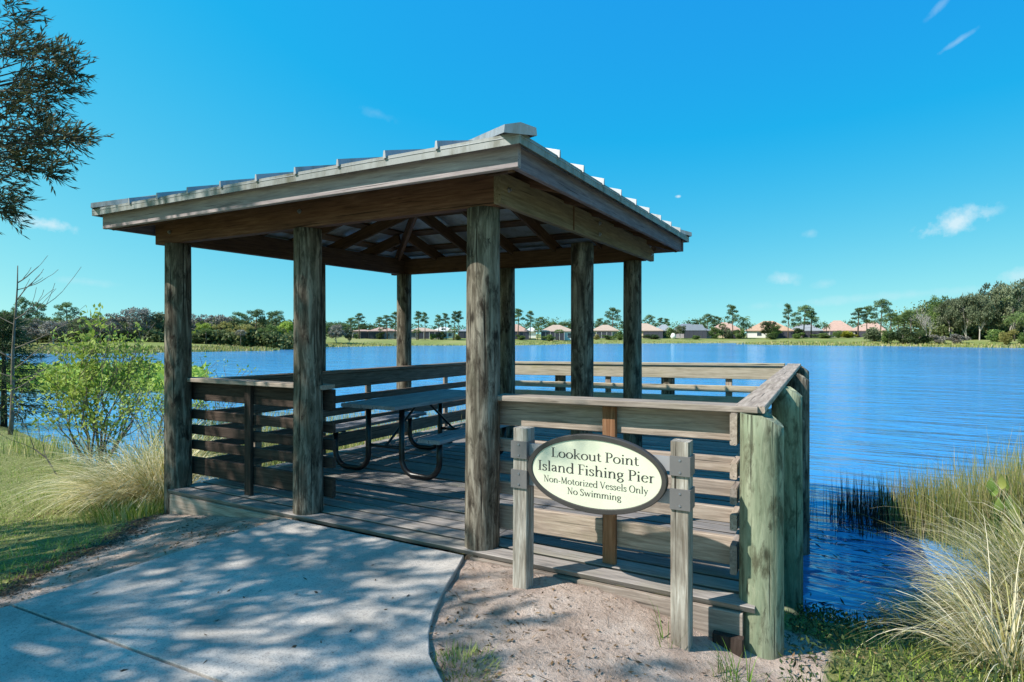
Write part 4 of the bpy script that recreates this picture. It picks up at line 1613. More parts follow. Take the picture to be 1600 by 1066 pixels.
HOUSES = [
    (548, 588, 515, 'roof_pink', 'stucco_mauve', 142, 'low pink-roofed house just right of the second gazebo post, partly behind the grey oak', (0.35, 0.97, 0.9), 0.45, ((0.15, 0.9),)),
    (574, 624, 511.5, 'roof_pink', 'stucco_mauve', 140, 'pink tile-roofed house with a dark porch, left of the gazebo back corner post', (0.02, 0.5, 0.9), 0.45, ((0.62, 0.8), (0.85, 0.9))),
    (640, 690, 512, 'roof_tan', 'stucco_mauve', 142, 'tan-roofed house with a wide dark screened porch right of the gazebo back corner post', (0.3, 0.98, 0.92), 0.35, ((0.12, 0.8),)),
    (673, 712, 510.5, 'roof_white', 'stucco_white', 147, 'white house with a pale roof seen between the pines', None, 0.5, ((0.55, 0.8), (0.75, 0.8))),
    (713, 742, 514.5, 'roof_grey', 'stucco_mauve', 148, 'small grey-roofed house beside the big front gazebo post', (0.1, 0.95, 0.95), 0.55, ()),
    (782, 827, 506.5, 'roof_pink', 'stucco_mauve', 150, 'pink-roofed house half hidden by the rear gazebo post', (0.3, 0.97, 0.92), 0.5, ()),
    (820, 840, 511.5, 'roof_white', 'stucco_white', 163, 'tiny white gable between the pink roof and the tan roof', None, 0.5, ()),
    (843, 897, 507.5, 'roof_tan', 'stucco_white', 152, 'tan hip-roofed house framed between two gazebo posts on the right', (0.02, 0.68, 0.92), 0.48, ((0.86, 0.9),)),
    (923, 968, 507.5, 'roof_tan', 'stucco_tan', 165, 'tan-walled house with a pinkish roof in the gap of the last two gazebo posts', (0.22, 0.75, 0.85), 0.5, ((0.88, 0.9), (0.1, 0.8))),
    (985, 1037, 505, 'roof_tan', 'stucco_tan', 169, 'tan-roofed house just right of the last gazebo post', (0.42, 0.98, 0.9), 0.4, ()),
    (1022, 1052, 507, 'roof_grey', 'stucco_mauve', 176, 'small blue-grey roofed house next to a round green shrub', (0.1, 0.9, 0.9), 0.5, ()),
    (1050, 1110, 505.5, 'roof_dark', 'stucco_mauve', 172, 'house with a big slate-grey screen cage over its pool', (0.3, 0.85, 1.03), 0.35, ()),
    (1108, 1158, 503.5, 'roof_pink', 'stucco_tan', 176, 'salmon-roofed house behind the tall lone pine and palm trees', (0.45, 0.95, 0.9), 0.5, ((0.2, 1.0),)),
    (1165, 1236, 501, 'roof_orange', 'stucco_white', 178, 'white-walled house with an orange roof and overgrown trees at its middle', (0.6, 0.98, 0.9), 0.5, ((0.3, 1.2),)),
    (1233, 1282, 505, 'roof_grey', 'stucco_mauve', 182, 'grey-roofed house in the shade of the cluster of three pines', (0.4, 0.97, 0.9), 0.5, ()),
    (1284, 1334, 500.5, 'roof_pink', 'stucco_mauve', 182, 'pink tile-roofed house with a white porch column behind the yellow shrub', (0.25, 0.8, 0.92), 0.48, ((0.1, 1.0),)),
    (1330, 1382, 502.5, 'roof_pink', 'stucco_tan', 184, 'salmon-roofed house at the edge of the dense right-hand woods', (0.1, 0.5, 0.9), 0.6, ((0.7, 1.0),)),
]
for (a, b, ridge, rm, wm, D, lab, scn, pk, wins) in HOUSES:
    house(a, b, ridge, M[rm], M[wm], D, lab, scn, pk, wins, eave=518.3 if D < 165 else 517.3)

# ------------------------------------------------------------------ trees and shrubs between and behind the houses
G1 = 'trees among the far bank houses'
FAR = [
    ('pine1', 548, 497, 528, 26, 138, 'bushy pine above the low pink roof beside the second gazebo post', None),
    ('pine0', 561, 490, 528, 22, 136, 'tall pine rising in front of the low pink-roofed house', None),
    ('pine1', 594, 496, 528, 22, 136, 'shorter pine at the peak of the pink tile-roofed house with the dark porch', None),
    ('pine0', 605, 493, 528, 20, 138, 'middle pine of three over the pink tile-roofed house with the dark porch', None),
    ('pine0', 617, 488, 528, 20, 137, 'tallest pine of three at the edge of the gazebo back corner post', None),
    ('pine2', 653, 487, 529, 15, 134, 'slim pine directly right of the gazebo back corner post', None),
    ('pine2', 664, 488.5, 529, 12, 136, 'thin-stemmed pine with a small tuft, second from the gazebo back corner post', None),
    ('pine1', 685, 493, 528, 20, 136, 'many-branched pine in front of the white house with a pale roof', None),
    ('pine0', 697, 490, 528, 16, 137, 'round-topped pine in front of the white house with a pale roof', None),
    ('pine2', 709.5, 487, 528, 13, 136, 'tall thin pine of a close pair right of the white house', None),
    ('pine2', 717, 486.5, 528, 13, 137, 'other tall thin pine of the close pair, nearer the small grey-roofed house', None),
    ('pine1', 737, 486, 528, 18, 138, 'pine whose boughs show at the edge of the big front gazebo post', None),
    ('pine2', 809, 483, 528, 18, 148, 'tall pine right of the rear gazebo post over the pink roof', None),
    ('pine0', 828, 486.5, 528, 18, 150, 'tall pine standing before the tiny white gable', None),
    ('pine3', 846, 496, 528, 26, 176, 'broad pine behind the left end of the tan hip-roofed house', None),
    ('oak1', 862, 501, 528, 22, 182, 'dim rounded tree behind the ridge of the tan hip-roofed house', 'leaf_pine'),
    ('oak2', 883, 502, 528, 24, 184, 'dim rounded tree behind the right end of the tan hip-roofed house', 'leaf_pine'),
    ('pine1', 936, 498, 528, 20, 186, 'small pine behind the pinkish roof beside a gazebo post', None),
    ('pine3', 956, 482, 528, 34, 176, 'big spreading pine towering over the tan-walled house', None),
    ('pine3', 1013, 493, 528, 26, 186, 'broad pine behind the tan-roofed house right of the last gazebo post', None),
    ('pine2', 1032, 497, 528, 12, 190, 'left one of two small pines over the blue-grey roof', None),
    ('pine2', 1041, 498, 528, 12, 190, 'right one of two small pines over the blue-grey roof', None),
    ('oak0', 1084, 498, 528, 28, 194, 'left mound of the dark tree cluster behind the slate-grey screen cage', 'leaf_pine'),
    ('pine3', 1104, 491.5, 528, 30, 192, 'highest tree of the dark cluster behind the slate-grey screen cage', None),
    ('pine3', 1119, 495, 528, 22, 192, 'rounded pine at the salmon roof end of the dark tree cluster', None),
    ('pine1', 1144.5, 477.5, 530, 27, 172, 'tall lone pine with open boughs and a clear trunk before the salmon roof', None),
    ('queen0', 1162, 491, 529, 20, 174, 'tall feather palm next to the lone pine', None),
    ('queen1', 1167, 503, 529, 17, 175, 'short feather palm tucked under the tall feather palm', None),
    ('sabal0', 1129, 505, 528, 14, 172, 'fan palm left of the lone pine trunk', None),
    ('pine1', 1231, 476, 530, 22, 172, 'left pine of the cluster of three, narrow and tall', None),
    ('pine3', 1255, 478.5, 530, 40, 174, 'wide flat-topped pine in the middle of the cluster of three', None),
    ('pine0', 1267, 486, 530, 26, 176, 'right pine of the cluster of three, leaning over the grey roof', None),
    ('pine0', 1340, 481.5, 529, 26, 176, 'pine with tufted boughs left of the woods, before the salmon-roofed house', None),
    ('pine1', 1354, 479, 529, 22, 176, 'slim pine beside the broad pine at the edge of the woods', None),
    ('pine3', 1375, 469.5, 529, 42, 170, 'broad dark-topped pine at the edge of the right-hand woods', None),
    ('queen1', 1291, 505, 528, 12, 176, 'little feather palm at the corner of the house with the white column', None),
    ('oak1', 506, 504, 532, 16, 116, 'dark low tree just right of the second gazebo post', 'leaf_green'),
    ('oak3', 526, 506, 532, 32, 117, 'silvery-grey oak on the bank beside the low pink-roofed house', 'leaf_grey'),
    ('oak0', 545, 510, 532, 16, 118, 'dull green oak right of the silvery-grey oak', 'leaf_oak'),
    ('oak2', 522, 503, 528, 50, 165, 'hazy green tree behind the silvery-grey oak', 'leaf_pine'),
    ('oak1', 575, 507, 528, 44, 172, 'dark tree showing over the dip between the two pink roofs', 'leaf_pine'),
]
for k, px, top, base, wid, D, lab, mt in FAR:
    plant(k, px, top, base, wid, D, lab, G1, M[mt] if mt else None)
G2 = 'garden shrubs in front of the far bank houses'
SH = [
    ('shrub0', 556, 522, 7, 'round olive shrub before the low pink-roofed house', 'leaf_green', 136),
    ('shrub1', 595, 519, 12, 'dark shrub against the porch of the pink tile-roofed house', 'leaf_dark', 136),
    ('sabal1', 651, 516, 13, 'bushy young palm at the foot of the slim pine', 'leaf_palm', 134),
    ('shrub1', 676, 522, 10, 'dim shrub left of the white house', 'leaf_green', 136),
    ('shrub2', 689, 519, 11, 'dark green shrub in front of the white house', 'leaf_dark', 136),
    ('sabal0', 708, 515, 17, 'golden-green palm clump in front of the white house', 'leaf_palm', 135),
    ('shrub0', 716, 524, 8, 'reddish low shrub beside the golden-green palm clump', 'leaf_gold', 135),
    ('shrub1', 812, 524, 14, 'low hedge below the pink roof beside the rear gazebo post', 'leaf_green', 146),
    ('sabal1', 840, 514, 13, 'yellow-green palm clump left of the tan hip-roofed house', 'leaf_palm', 148),
    ('sabal0', 873, 516, 15, 'palm clump in front of the tan hip-roofed house', 'leaf_palm', 148),
    ('shrub2', 857, 524, 16, 'low hedge in front of the tan hip-roofed house', 'leaf_green', 147),
    ('shrub0', 932, 523, 8, 'red-tipped shrub left of the porch of the tan-walled house', 'leaf_gold', 156),
    ('shrub1', 950, 524.5, 20, 'clipped low hedge under the porch of the tan-walled house', 'leaf_green', 157),
    ('shrub2', 967, 519, 13, 'round garden shrub right of the tan-walled house', 'leaf_green', 156),
    ('shrub1', 1018, 523.5, 24, 'clipped hedge below the tan-roofed house right of the last gazebo post', 'leaf_dark', 163),
    ('shrub0', 1046, 511, 15, 'round bright green shrub beside the blue-grey roofed house', 'leaf_palm', 168),
    ('oak1', 1063, 509, 18, 'small grey-green tree in front of the slate-grey screen cage', 'leaf_oak', 166),
    ('shrub0', 1088, 524.5, 11, 'low green bush on the lawn before the slate-grey screen cage', 'leaf_green', 165),
    ('shrub2', 1118, 512, 17, 'golden-green tall bush left of the lone pine', 'leaf_palm', 170),
    ('shrub1', 1134, 512, 18, 'dark bush at the foot of the lone pine', 'leaf_oak', 171),
    ('shrub0', 1154, 513, 16, 'green bush at the foot of the tall feather palm', 'leaf_palm', 171),
    ('oak2', 1202, 502, 24, 'dark overgrown tree at the middle of the orange-roofed house', 'leaf_dark', 174),
    ('oak0', 1211, 508, 18, 'lighter bushy tree before the orange-roofed house', 'leaf_green', 173),
    ('shrub2', 1205, 522, 18, 'low yellow-green bush on the lawn before the orange-roofed house', 'leaf_palm', 170),
    ('shrub1', 1248, 520.5, 15, 'green bush below the cluster of three pines', 'leaf_green', 171),
    ('shrub0', 1245, 512, 18, 'shadowy bush behind the trunks of the three pines', 'leaf_dark', 180),
    ('shrub2', 1284, 522, 26, 'long light-green hedge before the pink tile-roofed house', 'leaf_palm', 172),
    ('shrub1', 1309, 517, 11, 'dark green shrub left of the yellow shrub', 'leaf_green', 173),
    ('shrub0', 1325, 517, 21, 'bright yellow shrub on the lawn before the salmon roofs', 'leaf_yellow', 172),
]
for k, px, top, wid, lab, mt, D in SH:
    plant(k, px, top - 1.5, 527, wid * 1.25, D, lab, G2, M[mt])

# pale boulder on the lawn by the round bright green shrub
_p = AT(1051.5, 166)
bm_rng = random.Random(5)
rk = MB()
vs, fs = [], []
for i in range(7):
    th = math.pi * i / 6
    for j in range(10):
        a = 2 * math.pi * j / 10
        r = 1 + bm_rng.uniform(-.12, .12)
        vs.append((0.72 * r * math.sin(th) * math.cos(a), 0.6 * r * math.sin(th) * math.sin(a), 0.72 + 0.85 * r * math.cos(th)))
for i in range(6):
    for j in range(10):
        fs.append((i * 10 + j, i * 10 + 70 % 70 + j + 10, i * 10 + 10 + (j + 1) % 10, i * 10 + (j + 1) % 10))
rk.add([(x + _p.x, y + _p.y, z + gz(_p.x, _p.y) - 0.05) for x, y, z in vs], fs)
tag(rk.obj('boulder', M['stucco_white'], None, True), 'pale boulder on the far lawn beside the round bright green shrub', 'boulder')

# ------------------------------------------------------------------ woods on the right
G3 = 'trees of the right-hand woods'
RW = [
    ('sabal0', 1391, 488, 28, 128, 'leftmost fan palm of the woods, with yellowing lower fronds', 'leaf_palm', None),
    ('sabal1', 1403, 494, 22, 126, 'short fan palm crowding the leftmost fan palm', 'leaf_palm', None),
    ('sabal1', 1423, 483, 30, 124, 'tall pale-stemmed fan palm left of the bare grey tree', 'leaf_palm', None),
    ('sabal0', 1412, 489, 26, 127, 'fan palm wedged between its two taller neighbours', 'leaf_palm', None),
    ('oak1', 1440, 478, 36, 140, 'dark tree behind the bare grey tree', 'leaf_pine', None),
    ('bare0', 1448, 481, 34, 120, 'bare grey tree with upswept branches at the edge of the woods', None, 'barkpale'),
    ('oak0', 1468, 459, 46, 126, 'round-headed tree with a yellow-green top right of the bare grey tree', 'leaf_green', None),
    ('oak2', 1486, 463, 42, 122, 'tree with grey-green foliage and a pale trunk, second right of the bare tree', 'leaf_oak', 'barkpale'),
    ('bare1', 1502, 456, 36, 124, 'thin bare-topped tree poking out of the grey-green canopy', None, 'barkpale'),
    ('oak3', 1511, 457, 44, 120, 'grey-green tree with the tallest pale trunk of the woods', 'leaf_oak', 'barkpale'),
    ('oak1', 1530, 455, 44, 118, 'grey-green tree leaning over a pair of short pale stems', 'leaf_oak', 'barkpale'),
    ('oak0', 1548, 438, 50, 122, 'tall grey oak standing higher than the trees to its left', 'leaf_oak', None),
    ('oak2', 1574, 437, 46, 120, 'tall grey oak next to the edge of the view', 'leaf_oak', None),
    ('oak3', 1597, 433, 48, 121, 'tallest grey oak, cut by the edge of the view', 'leaf_oak', None),
    ('oak2', 1628, 436, 50, 122, 'grey oak just outside the view beyond the tallest oak', 'leaf_oak', None),
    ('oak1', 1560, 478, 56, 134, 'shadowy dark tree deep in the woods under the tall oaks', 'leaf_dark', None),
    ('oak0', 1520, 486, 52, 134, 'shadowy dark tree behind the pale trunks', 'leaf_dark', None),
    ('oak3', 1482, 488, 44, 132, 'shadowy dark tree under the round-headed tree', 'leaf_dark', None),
    ('queen0', 1585, 488, 30, 112, 'feather palm under the tall oaks near the edge of the view', 'leaf_palm', None),
    ('queen1', 1602, 482, 26, 110, 'light green palm at the very edge of the view', 'leaf_palm', None),
]
for k, px, top, wid, D, lab, mt, bk in RW:
    plant(k, px, top, 528, wid, D, lab, G3, M[mt] if mt else None, M[bk] if bk else None)
G4 = 'bushes along the front of the right-hand woods'
for k, px, top, wid, D, lab, mt in [
    ('shrub0', 1366, 508, 30, 126, 'pale sage bush at the left end of the woods', 'leaf_oak'),
    ('shrub1', 1388, 514, 24, 121, 'olive bush below the leftmost fan palm', 'leaf_green'),
    ('shrub2', 1410, 511, 32, 119, 'dense dark bush below the fan palms', 'leaf_dark'),
    ('shrub0', 1434, 513, 34, 117, 'dense dark bush in front of the bare grey tree', 'leaf_dark'),
    ('shrub1', 1464, 522, 24, 115, 'straw-grey bush right of the dense dark bushes', 'leaf_grey'),
    ('shrub2', 1497, 522, 26, 113, 'straw-grey bush among the pale trunks', 'leaf_grey'),
    ('shrub0', 1556, 512, 26, 112, 'dark green bush in the shade of the tall oaks', 'leaf_green'),
    ('shrub1', 1576, 513, 26, 107, 'yellow-olive bush at the front of the tall oaks', 'leaf_gold'),
    ('shrub2', 1600, 520, 22, 106, 'green bush cut by the edge of the view', 'leaf_green'),
    ('shrub2', 1528, 518, 30, 122, 'dark undergrowth bush behind the short pale stems', 'leaf_dark'),
]:
    plant(k, px, top, 530, wid, D, lab, G4, M[mt])

# ------------------------------------------------------------------ woods on the left bank
G5 = 'trees of the left-hand woods'
for k, px, top, wid, D, lab, mt, bk in [
    ('oak0', 310, 489, 50, 98, 'bare brownish tree showing right of the first gazebo post', 'leaf_grey', None),
    ('oak2', 338, 490, 52, 99, 'bare brownish tree, second right of the first gazebo post', 'leaf_grey', None),
    ('oak1', 316, 503, 34, 94, 'yellow-green tree beneath the brownish trees', 'leaf_lime', None),
    ('oak3', 348, 501, 36, 94, 'golden tree left of the pines between the first two posts', 'leaf_gold', None),
    ('oak2', 380, 505, 36, 93, 'golden tree in front of the pines between the first two posts', 'leaf_gold', None),
    ('pine3', 372, 489, 40, 100, 'leftmost dark pine between the first two gazebo posts', None, None),
    ('pine3', 398, 485, 46, 99, 'highest dark pine between the first two gazebo posts', None, None),
    ('pine3', 430, 487, 44, 100, 'double-headed dark pine left of the second gazebo post', None, None),
    ('oak1', 445, 500, 34, 95, 'yellow-green tree left of the second gazebo post', 'leaf_lime', None),
    ('oak0', 462, 498, 30, 97, 'dark tree hidden in part by the second gazebo post', 'leaf_pine', None),
    ('oak3', 420, 506, 36, 93, 'dull green tree below the double-headed pine', 'leaf_green', None),
    ('sabal0', 322, 513, 22, 90, 'grey-green palm on the bank near the first gazebo post', 'leaf_palm', None),
    ('sabal1', 376, 515, 20, 90, 'grey palm on the bank below the golden trees', 'leaf_grey', None),
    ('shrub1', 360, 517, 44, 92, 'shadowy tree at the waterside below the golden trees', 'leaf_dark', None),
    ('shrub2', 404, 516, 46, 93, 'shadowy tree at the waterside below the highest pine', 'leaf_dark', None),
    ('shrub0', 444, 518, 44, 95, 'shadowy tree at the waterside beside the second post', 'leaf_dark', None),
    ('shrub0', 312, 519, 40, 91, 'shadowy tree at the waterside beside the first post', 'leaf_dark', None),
    ('pine3', 32, 466, 30, 86, 'flat-topped pine above the thin bare sapling', None, None),
    ('pine3', 58, 474, 40, 87, 'spreading pine with pale stems right of the bare sapling', None, None),
    ('pine3', 106, 474, 44, 90, 'twin-domed pine behind the lime-green shrub', None, None),
    ('oak2', 12, 482, 34, 84, 'olive tree at the left edge behind the bare sapling', 'leaf_green', None),
    ('oak0', 46, 496, 46, 84, 'brownish thicket tree below the spreading pine', 'leaf_grey', None),
    ('oak1', 84, 500, 48, 84, 'brownish thicket tree left of the lime-green shrub', 'leaf_grey', None),
    ('oak3', 128, 493, 50, 88, 'grey thicket tree behind the lime-green shrub', 'leaf_oak', None),
    ('oak0', 172, 488, 52, 90, 'bluish bare thicket behind the middle of the lime-green shrub', 'leaf_grey', None),
    ('oak2', 214, 478, 50, 92, 'tall bare grey thicket with fine twigs left of the first post', 'leaf_grey', None),
    ('oak1', 252, 486, 44, 94, 'grey-green tree touching the first gazebo post', 'leaf_oak', None),
    ('oak0', 282, 490, 44, 96, 'grey tree behind the first gazebo post', 'leaf_oak', None),
    ('oak3', -18, 480, 50, 82, 'olive tree just outside the view on the left', 'leaf_green', None),
]:
    plant(k, px, top, 540, wid, D, lab, G5, M[mt] if mt else None, M[bk] if bk else None)

def wood_mass(name, label, spans, mat, seed):
    """far-off woodland behind the separate trees, one mass"""
    rng = np.random.default_rng(seed)
    parts = []
    for (px0, px1, top0, top1, D0, D1, n) in spans:
        cl = max(6, int((px1 - px0) / 7))
        for k in range(cl):
            f = (k + rng.uniform(0, 1)) / cl
            px, D = px0 + (px1 - px0) * f, rng.uniform(D0, D1)
            p = AT(px, D)
            g = gz(p.x, p.y)
            zt = EYE + (522 - (top0 + (top1 - top0) * f + rng.normal(0, 2.5))) / 951 * D
            h = max(zt - g, 0.8)
            r = np.array([1.0, 1.0, 0.55]) * h * np.array([rng.uniform(.35, .6)] * 3)
            m = int(n)
            P = np.array([p.x, p.y, g]) + np.column_stack([rng.normal(0, .45 * r[0] * 1.6, m), rng.normal(0, .45 * r[1] * 1.6, m), h * rng.uniform(0, 1, m) ** 0.8])
            V, F = leaves(P, 0.55, 0.34, rng, flat=0.5)
            parts.append((V, F, np.repeat(np.clip(rng.normal(rng.uniform(.2, .8), .2, m), 0, 1), 4)))
    V, F, A = cat_geo(parts)
    o = link(bpy.data.objects.new(name, mesh_np(name, V, F, mat, A)))
    tag(o, label, 'woods', None, 'stuff')


wood_mass('left_woods', 'dark mass of woodland behind the trees of the left bank', [(-80, 480, 500, 505, 97, 108, 330), (-80, 480, 515, 522, 91, 96, 260)], M['leaf_woods'], 901)
wood_mass('right_woods', 'dark mass of woodland behind the trees of the right bank', [(1412, 1470, 496, 478, 134, 142, 330), (1460, 1680, 474, 455, 130, 140, 520), (1450, 1680, 512, 508, 122, 128, 300)], M['leaf_woods'], 902)
wood_mass('distant_woods', 'low distant treeline behind the far houses', [(470, 640, 503, 508, 190, 206, 170), (640, 780, 510, 511, 196, 212, 110), (800, 905, 505, 501, 200, 216, 190), (905, 1010, 505, 503, 200, 216, 170), (1010, 1075, 508, 508, 200, 216, 120), (1075, 1130, 498, 498, 200, 214, 190), (1130, 1400, 509, 503, 205, 220, 130)], M['leaf_pine'], 903)

# ------------------------------------------------------------------ grasses along the water (nobody could count them)


def far_reeds():
    rng = np.random.default_rng(61)
    parts = []
    for (px0, px1, D0, D1, n, h) in [(-40, 470, 72, 88, 11000, 0.42), (470, 760, 108, 123, 3000, 0.28), (750, 1140, 122, 160, 4500, 0.28), (1150, 1680, 100, 140, 15000, 0.45)]:
        px = rng.uniform(px0, px1, n)
        pts = np.array([((p - 800) / 951, 1) for p in px])
        D = rng.uniform(D0, D1, n)
        xy = np.array([W(a * d, d) for (a, _), d in zip(pts, D)])
        s = lake_sdf(xy[:, 0], xy[:, 1])
        ok = (s > -0.8) & (s < 7)
        xy = xy[ok]
        k = len(xy)
        z = np.maximum(ground_z(xy[:, 0], xy[:, 1]), WATER_Z)
        b = np.column_stack([xy, z - 0.03])
        d = rng.normal(0, 0.25, (k, 3)) + [0, 0, 1]
        V, F, q = blades(b, d, h * rng.uniform(0.5, 1.2, k), 0.22, rng, 2, 0.5)
        parts.append((V, F, np.repeat(rng.uniform(0.1, 1, k), q)))
    V, F, A = cat_geo(parts)
    o = link(bpy.data.objects.new('marsh_grass', mesh_np('marsh_grass', V, F, M['reed'], A)))
    tag(o, 'pale marsh grass edging the far banks of the lake', 'grass', None, 'stuff')


far_reeds()


def stand(region, n, rng, h, w, droop, lean=0.12, seg=3, ground=None, zoff=-0.05):
    a0, a1, d0, d1 = region
    A, D = rng.uniform(a0, a1, n), rng.uniform(d0, d1, n)
    X, Y = RU * A + FU * D, RV * A + FV * D
    Z = np.maximum(ground_z(X, Y), WATER_Z - 0.25)
    b = np.column_stack([X, Y, Z + zoff])
    d = rng.normal(0, lean, (n, 3)) + [0, 0, 1]
    V, F, q = blades(b, d, h * rng.uniform(0.55, 1.1, n), w * rng.uniform(0.6, 1.3, n), rng, seg, droop)
    return V, F, np.repeat(rng.uniform(0, 1, n), q)


def near_reeds():
    rng = np.random.default_rng(71)
    parts = [stand((4.75, 6.1, 6.7, 7.6), 2600, rng, 1.0, 0.012, 0.25), stand((5.8, 8.2, 6.6, 8.4), 2600, rng, 1.05, 0.013, 0.3),
             stand((4.45, 5.2, 6.8, 7.5), 500, rng, 0.95, 0.010, 0.2), stand((7.5, 13, 7.0, 10), 2500, rng, 1.1, 0.015, 0.3),
             stand((4.6, 7.0, 5.9, 6.9), 1800, rng, 0.6, 0.012, 0.6, 0.3)]
    V, F, A = cat_geo(parts)
    o = link(bpy.data.objects.new('reeds', mesh_np('reeds', V, F, M['reed'], A)))
    tag(o, 'sunlit green and tan reeds standing in the water at the right', 'reeds', None, 'stuff')
    parts = [stand((4.0, 5.0, 6.9, 7.9), 420, rng, 0.76, 0.012, 0.08, 0.05), stand((4.3, 5.3, 7.2, 8.2), 520, rng, 0.80, 0.013, 0.08, 0.05),
             stand((3.75, 4.3, 7.0, 8.0), 40, rng, 0.9, 0.009, 0.1, 0.07), stand((2.9, 3.9, 5.4, 7.0), 46, rng, 0.35, 0.008, 0.9, 0.5)]
    V, F, A = cat_geo(parts)
    o = link(bpy.data.objects.new('dark_reeds', mesh_np('dark_reeds', V, F, M['reeddark'], A)))  # reeds in a much darker colour than their neighbours
    tag(o, 'dark reeds rising from the water beside the sunlit reeds', 'reeds', None, 'stuff')
    # marsh behind the gazebo's left rail, and the green islands of marsh left of the pier
    parts = [stand((-6.0, -0.6, 9.9, 12.0), 5200, rng, 1.35, 0.016, 0.5, 0.2), stand((-9.5, -5.8, 10.6, 14.5), 1600, rng, 0.5, 0.016, 0.5, 0.2)]
    V, F, A = cat_geo(parts)
    o = link(bpy.data.objects.new('marsh_reeds', mesh_np('marsh_reeds', V, F, M['reed'], A)))
    tag(o, 'yellow-green marsh reeds seen through the shaded railing', 'reeds', None, 'stuff')
    # low leafy marsh plants
    n = 15000
    A_ = rng.uniform(-31, -7, n); D_ = rng.uniform(24, 36, n)
    keep = (A_ / D_ < -0.52 + 0.02 * np.sin(D_)) & (A_ / D_ > -0.95)
    A_, D_ = A_[keep], D_[keep]
    X, Y = RU * A_ + FU * D_, RV * A_ + FV * D_
    hump = 0.55 + 0.35 * vnoise(X, Y, 0.9, 55)
    P = np.column_stack([X, Y, WATER_Z + rng.uniform(0, 1, len(X)) * np.clip(hump, 0.1, 1.2)])
    V, F = leaves(P, 0.34, 0.17, rng, flat=0.5)
    o = link(bpy.data.objects.new('marsh_undergrowth', mesh_np('marsh_undergrowth', V, F, M['leaf_lime'], np.repeat(rng.uniform(0, 0.8, len(P)), 4))))
    tag(o, 'low leafy green marsh growth on the water at the left', 'undergrowth', None, 'stuff')


near_reeds()


